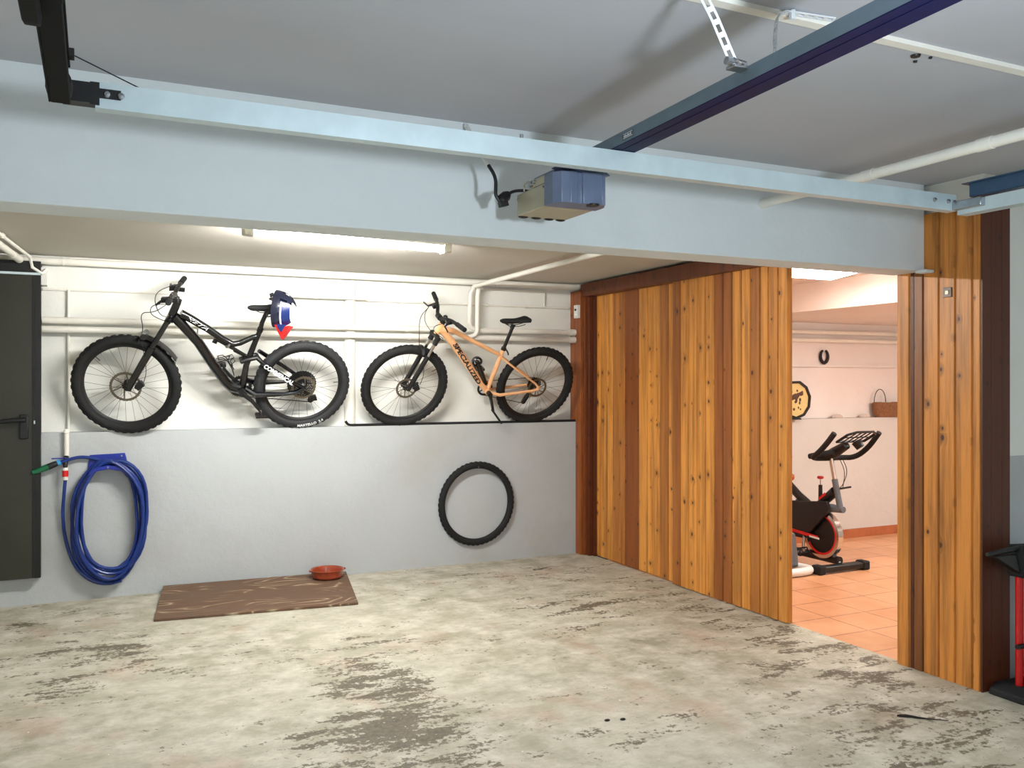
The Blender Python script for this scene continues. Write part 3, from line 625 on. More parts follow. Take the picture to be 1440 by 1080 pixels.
def saddle(b, x0, z0, L, tilt=0.):
    n = 12
    for i in range(n+1):
        pass
    rows = []
    for i in range(n+1):
        s_ = i/n; x = x0+L*s_; wd = .018+.010*s_+.055*max(0, (s_-.45)/.55)**1.2; wd *= (1 if s_ < .97 else .8) if s_ > .02 else .6
        z = z0+.008*math.sin(PI*s_)-.012*math.sin(PI*min(1, s_*1.2))*(1 if s_ < .83 else 0)+.018*s_*s_
        he = max(.12, (1-abs(2*s_-1)**6))**.5
        rows.append([(x, wd*he*math.cos(a)*1.0, z+.022*he*math.sin(a) if math.sin(a) > 0 else z+.026*he*math.sin(a)*(1-.4*s_)) for a in [2*PI*j/14 for j in range(14)]])
    vs = [p for r_ in rows for p in r_]; fs = [(i*14+j, i*14+(j+1) % 14, (i+1)*14+(j+1) % 14, (i+1)*14+j) for i in range(n) for j in range(14)]
    fs += [tuple(range(14))[::-1], tuple(n*14+j for j in range(14))]; b.add(vs, fs)
saddle(b, .782, .968, .265); sd = b.build('saddle', 'rubber', bk)
b = MB()
for y in (-.018, .018): tubexz(b, [(.83, .955, y), (.87, .938, y), (.95, .938, y), (1.01, .955, y)], .0035, n=6)
b.obox((.925, 0, .938), (.02, 0, 0), (0, .02, 0), (0, 0, .012)); b.build('rails', 'black', sd)
b = MB()  # fork, with steering
for y in (-.064, .064):
    tubexz(b, [(.018, .345, y), (.04, .40, y), (.118, .565, y), (.165, .665, y)], [.022, .024, .026, .026]); tubexz(b, [(.160, .655, y), (.262, .862, y)], .019)
tubexz(b, [(.110, .735, -.064), (.092, .735, 0), (.110, .735, .064)], [.022, .02, .022]); b.tube([(.262, -.075, .86), (.268, -.04, .872), (.27, 0, .874), (.268, .04, .872), (.262, .075, .86)], [.022, .026, .028, .026, .022], 12)
b.cyl((.012, -.085, .357), (.012, .085, .357), .014)
fk = b.xf(ST).build('fork', 'bframe', bk)
b = MB(); b.obox((.095, -.066, .385), (.022, 0, .02), (0, .014, 0), (-.012, 0, .018)); tubexz(b, [(.07, .36, -.066), (.10, .42, -.07)], .013); b.xf(ST).build('brake_caliper', 'black', fk, bevel=.003)
b = MB()  # mudguard
for i in range(8):
    a0, a1 = .60+.09*i, .60+.09*(i+1)
    P = [V3(0+math.cos(a)*.392, .362+math.sin(a)*.392, y) for a in (a0, a1) for y in (-.05, 0, .05)]
    for p_, y in zip(P, (-.05, 0, .05)*2): p_.z -= abs(y)*.35
    P2 = [p_+Vector((.0, 0, .004)) for p_ in P]
    b.add(P+P2, [(0, 1, 4, 3), (1, 2, 5, 4), (9, 10, 7, 6), (10, 11, 8, 7), (0, 3, 9, 6), (2, 8, 11, 5), (0, 6, 7, 1), (1, 7, 8, 2), (3, 4, 10, 9), (4, 5, 11, 10)])
b.xf(ST).build('mudguard', 'black', bk)
b = MB()  # stem
tubexz(b, [(.311, .985), (.318, 1.01)], .026); tubexz(b, [(.318, 1.005), (.290, 1.022)], .021); b.cyl((.285, -.03, 1.025), (.285, .03, 1.025), .026, 14); b.xf(ST).build('stem', 'black', bk)
b = MB(); bar = smooth([(.305, .385, 1.072), (.296, .26, 1.062), (.290, .13, 1.05), (.285, .05, 1.026), (.285, 0, 1.025), (.285, -.05, 1.026), (.290, -.13, 1.05), (.296, -.26, 1.062), (.305, -.385, 1.072)], 2)
b.tube(bar, .0150, 12); hb = b.xf(ST).build('handlebar', 'black', bk)
for s in (-1, 1):
    b = MB(); b.tube([(.2965, .265*s, 1.0625), (.3055, .392*s, 1.0725)], .0195, 14); b.xf(ST).build('grip', 'rubber', hb)
    b = MB(); b.tube([(.290, .20*s, 1.055), (.262, .215*s, 1.045), (.235, .23*s, 1.035), (.222, .33*s, 1.035)], [.016, .014, .010, .007], 8); b.obox((.262, .19*s, 1.042), (.028, 0, .004), (0, .026, 0), (0, 0, .017)); b.obox((.318, .17*s, 1.038), (.020, 0, 0), (0, .014, 0), (0, 0, .014)); b.xf(ST).build('brake_lever', 'black', hb, bevel=.003)
b = MB(); b.lathe([(0, -.01), (.018, -.008), (.020, 0), (.018, .006), (0, .008)], (.30, -.06, 1.052), (.2, -.5, .8), 14); b.xf(ST).build('bell', 'steel', hb)
b = MB()
b.tube(smooth([(.235, -.20, 1.04), (.14, -.16, 1.02), (.13, -.10, .93), (.22, -.03, .86), (.27, -.02, .85)], 3), .0028, 6)
b.tube(smooth([(.225, -.20, 1.035), (.16, -.12, .95), (.07, -.07, .93), (.10, -.065, .80), (.06, -.07, .70)], 3), .0028, 6)
b.tube(smooth([(.31, .20, 1.05), (.16, .14, 1.0), (.20, .05, .86), (.29, .03, .87)], 3), .0028, 6)
b.tube(smooth([(.09, -.075, .70), (.125, -.085, .50), (.10, -.075, .40)], 2), .0025, 6)
b.build('cables', 'black', bk)
b = MB(); tubexz(b, [(.775, .330, -.085), (.84, .275, -.088), (.905, .198, -.09)], [.019, .015, .014]); b.cyl((.775, -.095, .33), (.775, -.05, .33), .026, 18)
ck = b.build('crank', 'black', bk)
b = MB(); b.box(.870, .955, -.155, -.095, .160, .180); b.cyl((.905, -.09, .190), (.905, -.16, .178), .008, 8)
for x in (.88, .90, .92, .945): b.cyl((x, -.15, .155), (x, -.15, .187), .002, 5); b.cyl((x, -.10, .155), (x, -.10, .187), .002, 5)
b.build('pedal', 'iron', ck, bevel=.003)
b = MB(); b.lathe([(.082, .046), (.082, .050), (.06, .050), (.06, .046)], (.775, 0, .33), (0, 1, 0), 36, 0, True)
for k in range(32):
    a = 2*PI*k/32; b.obox((.775+math.cos(a)*.085, .048, .33+math.sin(a)*.085), Vector((math.cos(a), 0, math.sin(a)))*.004, (0, .0012, 0), Vector((-math.sin(a), 0, math.cos(a)))*.0035)
for k in range(5):
    a = 2*PI*k/5; b.tube([(.775, .047, .33), (.775+math.cos(a)*.07, .047, .33+math.sin(a)*.07)], .006, 6)
tubexz(b, [(.775, .33, .085), (.71, .39, .09), (.65, .455, .09)], [.018, .014, .014]); b.build('chainring', 'black', bk)
b = MB(); tubexz(b, [(.62, .475, .10), (.645, .45, .15)], .008); b.box(.595, .675, .11, .17, .455, .475); b.build('pedal', 'iron', ck)
b = MB()  # chain and mech
b.tube([V3(.79, .248, .05), V3(1.30, .198, .045)], .004, 6); b.tube([V3(.79, .414, .05), V3(1.222, .40, .04)], .004, 6); b.build('chain', 'spoke', bk)
b = MB(); tubexz(b, [(1.23, .34, .05), (1.275, .27, .055), (1.30, .235, .05)], [.014, .018, .016]); b.lathe([(0, .035), (.022, .035), (.022, .055), (0, .055)], (1.305, 0, .215), (0, 1, 0), 14); b.obox((1.325, .05, .23), (.026, 0, .004), (0, .012, 0), (-.008, 0, .022)); b.build('rear_derailleur', 'black', bk, bevel=.003)
b = MB()  # bottle cage on the down tube
for y in (-.034, .034):
    tubexz(b, [(.60, .575, y), (.635, .585, y), (.665, .56, y), (.70, .50, y), (.715, .45, y)], .0035, n=6)
    tubexz(b, [(.59, .555, y), (.66, .575, y), (.70, .59, y), (.715, .565, y), (.69, .54, y), (.71, .50, y)], .0035, n=6)
tubexz(b, [(.60, .575, -.034), (.60, .585, 0), (.60, .575, .034)], .0035, n=6); tubexz(b, [(.62, .535), (.69, .435)], .008); tubexz(b, [(.665, .575, -.034), (.68, .59, 0), (.665, .575, .034)], .0035, n=6)
b.build('bottle_cage', 'black', bk)
# helmet hung over the saddle
HR = Matrix.Translation((1.205, 6.36, 2.03)) @ Matrix.Rotation(math.radians(-28), 4, 'Z') @ Matrix.Rotation(math.radians(6), 4, 'Y')
hm = thing('bicycle_helmet', 'navy helmet with blue, white and red visor hanging on the black saddle', 'helmet', (1.205, 6.36, 2.03))
def hp(a, e):   # a: angle round crown axis (+X), e: 0 rim .. 1 crown
    ry, rz, rx = .098, .135, .155
    c = math.cos(e*PI/2); return Vector((-.055+math.sin(e*PI/2)*rx, math.cos(a)*c*ry, math.sin(a)*c*rz+.01))
b = MB(); n, k = 32, 9; vs = []; fs = []
for i in range(k+1):
    for j in range(n): vs.append(hp(2*PI*j/n, i/k*.98))
for i in range(k+1):
    for j in range(n): vs.append(hp(2*PI*j/n, i/k*.98)*.86+Vector((-.004, 0, 0)))
for i in range(k):
    for j in range(n):
        j2 = (j+1) % n; vent = (j % 4 == 1 and i in (2, 3, 5, 6) and 0 <= j <= 18)
        if not vent: fs.append((i*n+j, (i+1)*n+j, (i+1)*n+j2, i*n+j2))
        o_ = (k+1)*n; fs.append((o_+i*n+j2, o_+(i+1)*n+j2, o_+(i+1)*n+j, o_+i*n+j))
for j in range(n): fs.append((j, (j+1) % n, (k+1)*n+(j+1) % n, (k+1)*n+j))
fs.append(tuple(k*n+j for j in range(n)))
b.add(vs, fs); b.xf(HR); b.o = Vector(hm.location); sh = b.build('shell', 'helmn', hm)
def patch(a0, a1, e0, e1, mat, off=1.03, nm='panel', n1=6, n2=6, taper=0.):
    b = MB(); vs = []
    for q in (off, off-.025):
        for i in range(n1+1):
            for j in range(n2+1):
                s_, u = i/n1, j/n2; aa = a0+(a1-a0)*s_; ee = e0+(e1-e0)*u+taper*s_*(1 if u < .5 else -1)
                vs.append(hp(aa, ee)*q)
    m_ = (n1+1)*(n2+1); fs = []
    for i in range(n1):
        for j in range(n2):
            p = i*(n2+1)+j; fs.append((p, p+1, p+n2+2, p+n2+1)); fs.append((m_+p, m_+p+n2+1, m_+p+n2+2, m_+p+1))
    b.add(vs, fs); b.xf(HR); b.o = Vector(hm.location); return b.build(nm, mat, hm)
R_ = math.radians
patch(R_(158), R_(264), .30, .58, 'helmb', 1.045); patch(R_(140), R_(258), .62, .97, 'helmw', 1.045); patch(R_(158), R_(262), .58, .62, 'helmw', 1.055, 'stripe'); patch(R_(158), R_(265), .26, .30, 'helmw', 1.055, 'stripe')
b = MB(); vs = [(-.03, -.07, -.105), (.075, -.055, -.10), (.02, -.03, -.205), (-.03, .07, -.105), (.075, .055, -.10), (.02, .03, -.205), (.02, -.065, -.115), (.02, .065, -.115)]
b.add(vs, [(0, 6, 2), (6, 1, 2), (3, 5, 7), (7, 5, 4), (0, 2, 5, 3), (1, 4, 5, 2), (0, 3, 7, 6), (6, 7, 4, 1)]); b.xf(HR); b.o = Vector(hm.location); b.build('visor', 'red', hm, bevel=.004)
b = MB(); b.add([(-.012, -.0715, -.10), (.055, -.063, -.098), (.022, -.052, -.155), (.0, -.066, -.128)], [(0, 1, 2, 3)]); 
b.v = [v+Vector((0, -.004, 0)) for v in b.v]; b.xf(HR); b.o = Vector(hm.location); b.build('visor_patch', 'helmb', hm)
b = MB(); b.tube(smooth([(-.05, -.09, .02), (-.09, -.075, -.03), (-.105, 0, -.06), (-.09, .075, -.03), (-.05, .09, .02)], 2), .005, 6); b.tube(smooth([(-.05, -.08, .08), (-.095, -.05, .07), (-.09, .05, .07), (-.05, .08, .08)], 2), .006, 6); b.obox((-.07, -.06, .1), (.012, 0, .006), (0, .01, 0), (-.004, 0, .012)); b.xf(HR); b.o = Vector(hm.location); b.build('strap', 'black', hm)

# ------------------------------------------------------------------ orange hardtail bike
bk2 = thing('mountain_bike', 'peach orange hardtail mountain bike with dark lettering on the down tube, at right', 'bicycle', (2.232, 6.88, 1.174), (math.radians(26.5), 0, 0), 'bikes hung on the back wall')
wheel(bk2, .0, .358, .357, .030, 'rubber', disc=(.085, -.045), knobs=96, rim_depth=.022, valve=.55)
wheel(bk2, 1.162, .360, .357, .030, 'rubber', cass=(.062, .022), knobs=96, disc=(.085, -.045), rim_depth=.022, valve=1.35)
b = MB()
tubexz(b, [(.190, .815), (.222, .905)], [.024, .022]); tubexz(b, [(.212, .870), (.33, .845), (.50, .765), (.765, .645), (.785, .638)], [.022, .021, .019, .017, .016])
tubexz(b, [(.200, .852), (.245, .835), (.34, .742), (.53, .525), (.65, .385), (.715, .318)], [.024, .029, .030, .029, .027, .026])
tubexz(b, [(.722, .31), (.785, .635), (.797, .70)], [.021, .0175, .0175]); b.cyl((.722, -.037, .311), (.722, .037, .311), .026, 20)
f2 = b.build('frame', 'orange', bk2)
def fn_dt(u, v):
    d = Vector((.283, 0, -.355)).normalized(); n = Vector((.745, 0, .667)); vv = v-.0165; rr = .0325
    return Vector((.345, 0, .748))+d*u+n*vv+Vector((0, -math.sqrt(max(1e-6, rr*rr-min(rr*.97, abs(vv))**2))-.0022, 0))
lettering('SPECIALIZED', .050, f2, 'darktxt', fn_dt, width=.455, shear=.12, bold=.0018)
for y in (-.058, .058):
    b = MB(); tubexz(b, [(.79, .625, y*.3), (.85, .585, y*.8), (.98, .50, y), (1.13, .405, y), (1.170, .362, y)], [.009, .009, .0085, .009, .010], n=10); b.obox((1.162, y, .362), (.014, 0, 0), (0, .003, 0), (0, 0, .02)); b.build('seat_stay', 'orange', bk2)
    b = MB(); tubexz(b, [(.735, .305, y*.5), (.82, .300, y), (.95, .315, y), (1.12, .338, y), (1.17, .355, y)], [.016, .014, .012, .011, .011], n=10); b.build('chain_stay', 'orange', bk2)
b = MB(); tubexz(b, [(.796, .69), (.838, .895)], .0145); tubexz(b, [(.795, .685), (.80, .71)], .021); tubexz(b, [(.81, .70, -.022), (.83, .672, -.03), (.835, .655, -.032)], .006); tubexz(b, [(.832, .88), (.842, .915)], .018); b.build('seat_post', 'black', bk2)
b = MB(); saddle(b, .715, .945, .272); s2 = b.build('saddle', 'rubber', bk2)
b = MB()
for y in (-.018, .018): tubexz(b, [(.75, .93, y), (.80, .905, y), (.88, .905, y), (.94, .925, y)], .0035, n=6)
b.build('rails', 'black', s2)
b = MB()
for y in (-.056, .056): tubexz(b, [(.012, .352, y), (.030, .395, y), (.130, .645, y)], [.018, .019, .020])
b.tube([(.095, -.056, .655), (.09, -.035, .69), (.088, 0, .70), (.09, .035, .69), (.095, .056, .655)], .016, 10); b.cyl((.003, -.075, .358), (.003, .075, .358), .011)
b.tube([(.182, -.07, .795), (.186, -.03, .806), (.188, .03, .806), (.182, .07, .795)], [.024, .02, .02, .024], 12)
for y in (-.056, .056): tubexz(b, [(.168, .745, y), (.190, .81, y)], .021)
fk = b.build('fork', 'black', bk2)
b = MB()
for y in (-.056, .056): tubexz(b, [(.125, .63, y), (.175, .77, y)], .0145)
b.build('stanchions', 'chrome', fk)
b = MB(); b.obox((.075, -.062, .372), (.02, 0, .012), (0, .013, 0), (-.01, 0, .022)); tubexz(b, [(.05, .36, -.06), (.08, .42, -.06)], .01); b.build('brake_caliper', 'black', fk, bevel=.003)
b = MB(); tubexz(b, [(.224, .90), (.232, .925)], .021); tubexz(b, [(.23, .92), (.195, .955)], .019); b.cyl((.190, -.028, .960), (.190, .028, .960), .023, 14); b.build('stem', 'black', bk2)
b = MB(); b.tube(smooth([(.258, .37, 1.01), (.243, .26, 1.005), (.222, .14, .995), (.195, .06, .963), (.19, 0, .960), (.195, -.06, .963), (.222, -.14, .995), (.243, -.26, 1.005), (.258, -.37, 1.01)], 2), .0145, 12); hb = b.build('handlebar', 'black', bk2)
for s in (-1, 1):
    b = MB(); b.tube([(.242, .25*s, 1.004), (.259, .375*s, 1.011)], .0185, 14); b.build('grip', 'rubber', hb)
    b = MB(); b.tube([(.225, .18*s, 1.0), (.195, .19*s, .985), (.165, .21*s, .965), (.158, .30*s, .960)], [.013, .011, .007, .006], 8); b.obox((.21, .165*s, .985), (.022, 0, .006), (0, .02, 0), (-.003, 0, .015)); b.build('brake_lever', 'black', hb, bevel=.003)
b = MB(); b.ball((.212, -.075, .990), .019, sc=(1, 1, .8)); b.build('bell', 'black', hb)
b = MB()
b.tube(smooth([(.17, .19, .975), (.115, .13, .93), (.11, .07, .87), (.18, .0, .80), (.25, -.035, .77)], 3), .0026, 6)
b.tube(smooth([(.185, -.17, .98), (.11, -.12, .93), (.14, -.06, .86), (.24, -.035, .79)], 3), .0026, 6)
b.tube(smooth([(.165, .19, .96), (.06, .08, .92), (.04, -.03, .82), (.05, -.065, .66)], 3), .0026, 6)
b.tube(smooth([(.09, -.06, .60), (.12, -.07, .50), (.10, -.065, .40)], 2), .0024, 6)
b.build('cables', 'black', bk2)
b = MB(); tubexz(b, [(.722, .311, -.075), (.745, .25, -.08), (.778, .158, -.082)], [.016, .013, .012]); b.cyl((.722, -.085, .311), (.722, -.04, .311), .021, 18); ck = b.build('crank', 'black', bk2)
b = MB(); b.obox((.802, -.118, .128), (.045, 0, -.052), (0, .034, 0), (.006, 0, .005)); b.cyl((.778, -.08, .158), (.80, -.14, .13), .006, 8); b.build('pedal', 'iron', ck, bevel=.003)
b = MB(); b.lathe([(.068, .043), (.068, .047), (.05, .047), (.05, .043)], (.722, 0, .311), (0, 1, 0), 36, 0, True)
for k in range(5):
    a = 2*PI*k/5; b.tube([(.722, .045, .311), (.722+math.cos(a)*.058, .045, .311+math.sin(a)*.058)], .006, 6)
tubexz(b, [(.722, .311, .07), (.69, .40, .075), (.668, .46, .075)], [.015, .012, .012]); b.build('chainring', 'black', bk2)
b = MB(); b.box(.63, .71, .09, .155, .45, .468); b.build('pedal', 'iron', ck)
b = MB(); b.tube([V3(.73, .245, .045), V3(1.10, .17, .04)], .0035, 6); b.tube([V3(.73, .378, .045), V3(1.162, .420, .035)], .0035, 6); b.build('chain', 'spoke', bk2)
b = MB(); tubexz(b, [(1.17, .33, .05), (1.15, .27, .055), (1.12, .20, .05)], [.012, .016, .014]); b.lathe([(0, .035), (.020, .035), (.020, .05), (0, .05)], (1.108, 0, .18), (0, 1, 0), 14); b.obox((1.128, .055, .205), (.018, 0, -.004), (0, .01, 0), (.012, 0, .03)); b.build('rear_derailleur', 'black', bk2, bevel=.003)
b = MB(); tubexz(b, [(.590, .565, 0), (.605, .54, 0), (.675, .405, 0), (.70, .375, 0)], [.016, .024, .026, .02], n=12); b.lathe([(.036, -.02), (.044, -.012), (.044, .012), (.036, .02), (.028, .012), (.028, -.012)], (.582, 0, .578), (0, 1, 0), 20, 0, True); b.ball((.582, -.004, .578), .018); b.build('frame_lock', 'bframe', bk2)

# ------------------------------------------------------------------ things on the back wall
def loose_tyre():
    b = tyre_mb(.355, .028, 100)
    b.xf(Matrix.Translation((2.90, 6.828, .503)) @ Matrix.Rotation(math.radians(3), 4, 'X') @ Matrix.Diagonal((.965, 1, 1.0, 1)))
    b.o = Vector((2.90, 6.83, .15)); return b
tag(loose_tyre().build('bicycle_tyre', 'rubber'), 'single black bicycle tyre hanging on the grey lower wall', 'tyre')
b = MB((2.90, 6.86, .80)); b.cyl((2.90, 6.862, .812), (2.90, 6.79, .812), .005, 8); b.cyl((2.90, 6.79, .812), (2.90, 6.79, .83), .005, 8); tag(b.build('wall_hook', 'steel'), 'small steel hook holding the loose bicycle tyre', 'hook')
b = MB((2.0, 6.868, 1.172)); b.tube(smooth([(1.79, 6.866, 1.215), (1.80, 6.866, 1.20), (1.815, 6.867, 1.185), (1.87, 6.868, 1.182), (3.868, 6.868, 1.182)], 1), .0105, 10)
tag(b.build('rubber_strip', 'rubber'), 'black rubber tube lying along the ledge under the orange bike', 'tube')
for nm, x, z, lab in (('bike_hook', .20+.46, 1.172+.70, 'small steel wall hook holding the black bike frame'), ('bike_hook', 2.232+.45, 1.172+.64, 'small steel wall hook holding the orange bike frame')):
    b = MB((x, 6.96, z)); b.box(x-.008, x+.008, 6.954, 6.962, z-.012, z+.012); b.tube([(x, 6.955, z), (x, 6.80, z-.01), (x, 6.66, z+.0), (x, 6.64, z+.03)], .006, 8); tag(b.build(nm, 'wplastic'), lab, 'hook', 'bike wall hooks')
b = MB((3.84, 6.80, 2.09)); b.box(3.842, 3.8725, 6.782, 6.845, 2.09, 2.205); b.box(3.838, 3.8425, 6.798, 6.828, 2.155, 2.172, 1); b.ball((3.842, 6.812, 2.125), .014, sc=(.6, 1, 1))
tag(b.build('motion_sensor', ['wplastic', 'lens'], bevel=.006), 'small white motion sensor on the wooden frame in the back corner', 'sensor')
t = thing('wall_socket', 'small square metal plate high on the pine pillar', 'switch', (3.93, 3.114, 1.98))
b = MB((3.93, 3.114, 1.98)); b.box(3.922, 3.931, 3.09, 3.138, 1.955, 2.005); b.build('plate', simple('brown_grey_plate', (118, 98, 84), .45), t, bevel=.002)
b = MB((3.93, 3.114, 1.98)); b.box(3.918, 3.923, 3.102, 3.124, 1.968, 1.99); b.build('button', 'beige', t, bevel=.003)

# hose, holder, tap
t = thing('hose_holder', 'blue plastic hose hanger screwed to the grey wall', 'hose holder', (.08, 6.86, .95))
b = MB(t.location); b.prism([(-.035, 1.012), (.192, 1.020), (.200, .99), (.215, .90), (.205, .868), (.16, .905), (.08, .918), (.0, .90), (-.045, .865), (-.05, .90)], lambda a, c, d: Vector((a, d, c)), 6.845, 6.861); b.build('back_plate', 'bluep', t, bevel=.003)
b = MB(t.location); b.prism([(-.045, .868), (.0, .902), (.08, .918), (.16, .902), (.205, .868), (.20, .90), (.16, .93), (.08, .945), (.0, .93), (-.04, .90)], lambda a, c, d: Vector((a, d, c)), 6.745, 6.850); b.build('saddle', 'bluep', t, bevel=.003)
for q_ in ((.08, 6.745, .93), (.17, 6.846, 1.0)): b = MB(t.location); b.cyl(q_, (q_[0], q_[1]-.005, q_[2]), .006); b.build('screw', 'steel', t)
b = MB((.08, 6.80, .2)); P = []
loops = [(-.150, .300, .10), (-.13, .33, .12), (-.145, .27, .14), (-.11, .345, .25), (-.10, .31, .115), (-.085, .26, .27), (-.125, .365, .17), (-.095, .29, .20)]
rr = random.Random(3)
for li, (xl, xr, zb) in enumerate(loops):
    zt = .965+.006*(li % 3); y = 6.835-.0115*li; nl = 36; nx = loops[(li+1) % len(loops)]
    for i in range(nl):
        s_ = i/nl; a = PI/2+2*PI*s_; kk = s_
        l_, r_, b_ = xl*(1-kk)+nx[0]*kk, xr*(1-kk)+nx[1]*kk, zb*(1-kk)+nx[2]*kk
        cx, cz = (l_+r_)/2+.01*math.sin(3*a+li), (zt+b_)/2; ca, sa = math.cos(a), math.sin(a)
        e = 2/2.35 if sa > 0 else 2/2.1
        px = cx+(r_-l_)/2*math.copysign(abs(ca)**e, ca); pz = cz+(zt-b_)/2*math.copysign(abs(sa)**e, sa)
        px = px-(.10*(1 if px > cx else -1)*max(0, sa)**3*(.55))*abs(ca)
        P.append((px, y-.008*math.sin(a*2+li)-.0015*li*kk-.012*(1-abs(sa)), pz))
b.tube(P, .0115, 10)
b.tube(smooth([(P[0][0], 6.84, .96), (.0, 6.835, .985), (-.08, 6.83, 1.005), (-.15, 6.80, .995), (-.235, 6.79, .965)], 3), .0115, 10)
b.tube(smooth([(-.186, 6.80, .85), (-.195, 6.81, .74), (-.205, 6.82, .60), (-.185, 6.83, .42), (-.13, 6.835, .24), (-.03, 6.83, .13), (.08, 6.825, .10), (.17, 6.82, .12)], 3), .0115, 10)
hs = tag(b.build('garden_hose', 'blue'), 'blue garden hose coiled in long loops on the wall holder', 'hose')
t = thing('water_tap', 'white riser pipe with blue lever tap and red hose connector', 'tap', (-.18, 6.83, 1.0))
b = MB(t.location); b.cyl((-.18, 6.843, 1.17), (-.18, 6.843, 1.01), .017, 14); b.lathe([(.017, 0), (.022, .004), (.012, .03)], (-.18, 6.843, 1.168), (0, 0, 1), 14); b.build('riser', 'pipe', t)
b = MB(t.location); b.tube([(-.18, 6.843, 1.01), (-.183, 6.82, .985), (-.186, 6.80, .96), (-.186, 6.80, .935)], [.016, .018, .016, .014], 12); b.build('valve_body', 'iron', t)
b = MB(t.location); b.box(-.27, -.18, 6.785, 6.80, .996, 1.004); b.build('lever', 'bluep', t, bevel=.002)
b = MB(t.location); b.cyl((-.186, 6.80, .935), (-.186, 6.80, .915), .019, 14, 1); b.cyl((-.186, 6.80, .915), (-.186, 6.80, .873), .020, 14, 0); b.cyl((-.186, 6.80, .873), (-.186, 6.80, .85), .017, 14, 1); b.build('hose_connector', ['red', 'wplastic'], t)
t = thing('hose_nozzle', 'green and black hose spray nozzle beside the metal door', 'nozzle', (-.30, 6.78, .93))
b = MB(t.location); b.tube([(-.22, 6.79, .972), (-.25, 6.785, .962), (-.29, 6.78, .945)], [.014, .021, .022], 12); b.build('body', 'black', t)
b = MB(t.location); b.tube([(-.285, 6.781, .947), (-.35, 6.775, .922), (-.385, 6.77, .912)], [.022, .018, .014], 12); b.build('barrel', 'green', t)
b = MB(t.location); b.tube([(-.215, 6.79, .975), (-.235, 6.787, .967)], .022, 12); b.build('collar', simple('light_blue_collar', (60, 150, 210), .4), t)

# plywood and dish
b = MB((.33, 6.0, 0)); q = [(.336, 6.03), (1.626, 5.90), (1.785, 6.835), (.445, 6.835)]; zt = [(.004, .004), (.004, .004), (.022, .022), (.040, .040)]
b.add([(x, y, z[0]-.003) for (x, y), z in zip(q, zt)]+[(x, y, z[0]+.013) for (x, y), z in zip(q, zt)], [(3, 2, 1, 0), (4, 5, 6, 7), (0, 1, 5, 4), (1, 2, 6, 5), (2, 3, 7, 6), (3, 0, 4, 7)])
tag(b.build('plywood_board', 'ply', bevel=.002), 'weathered brown plywood sheet lying on the floor against the wall', 'board')
t = thing('terracotta_dish', 'low round terracotta dish on the back right corner of the plywood', 'dish', (1.60, 6.68, .036))
b = MB(); b.lathe([(0, .0), (.105, .0), (.116, .012), (.119, .045), (.128, .062), (.124, .066), (.114, .060), (.108, .045), (.104, .016), (.0, .010)], n=40); b.build('bowl', 'terra', t)
for s in (-1, 1): b = MB(); b.ball((s*.130, 0, .058), .016, sc=(.8, 1.6, .45)); b.build('handle', 'terra', t)
b = MB((3.35, 2.83, 0)); b.tube(smooth([(3.30, 2.88, .004), (3.34, 2.85, .006), (3.37, 2.81, .005), (3.46, 2.74, .004)], 1), [.004, .007, .008, .006, .005, .003, .002, .002][:len(smooth([(0,0,0)]*4, 1))], 6); tag(b.build('twig', 'iron'), 'thin dark twig on the concrete floor in front of the pillar', 'twig')
for x, y, lab in ((2.08, 3.40, 'small dark crumb on the floor, left of a pair'), (2.15, 3.38, 'small dark crumb on the floor, right of a pair')):
    b = MB((x, y, 0)); b.ball((x, y, .003), .010, sc=(1.5, 1, .5), n=8); tag(b.build('crumb', 'iron'), lab, 'debris', 'dark crumbs on the concrete')

# hand truck at the right edge
t = thing('hand_truck', 'red and black folding hand truck standing right of the pine pillar', 'hand truck', (4.10, 2.80, 0))
b = MB(t.location); b.prism([(3.945, .0), (4.40, .0), (4.40, .05), (4.0, .055), (3.95, .03)], lambda a, c, d: Vector((a, d, c)), 2.72, 2.90); b.build('base', 'rubber', t, bevel=.006)
for x in (4.045, 4.22): b = MB(t.location); b.tube([(x, 2.81, .055), (x, 2.81, .60)], .018, 12); b.build('red_tube', 'redm', t)
for x in (4.07, 4.20):
    b = MB(t.location); b.tube([(x, 2.775, .05), (x, 2.78, .60)], .011, 10); b.build('inner_tube', 'black', t)
b = MB(t.location); b.tube([(4.0, 2.79, .25), (4.25, 2.79, .25)], .012, 8); b.build('cross_brace', 'black', t)
b = MB(t.location); b.prism([(4.02, .58), (4.3, .58), (4.3, .72), (4.02, .735), (3.985, .69)], lambda a, c, d: Vector((a, d, c)), 2.77, 2.85); b.build('head', 'rubber', t, bevel=.008)
b = MB(t.location); b.tube([(4.05, 2.80, .722), (3.90, 2.80, .716), (3.80, 2.80, .708)], [.014, .013, .011], 10); b.prism([(3.83, .700), (4.02, .695), (4.02, .60), (3.95, .635)], lambda a, c, d: Vector((a, d, c)), 2.78, 2.82); b.build('handle', 'black', t, bevel=.004)
b = MB(t.location); b.lathe([(.075, -.02), (.085, -.012), (.085, .012), (.075, .02), (.0, .02)], (4.34, 2.86, .086), (1, 0, 0), 24); b.build('wheel', 'rubber', t)

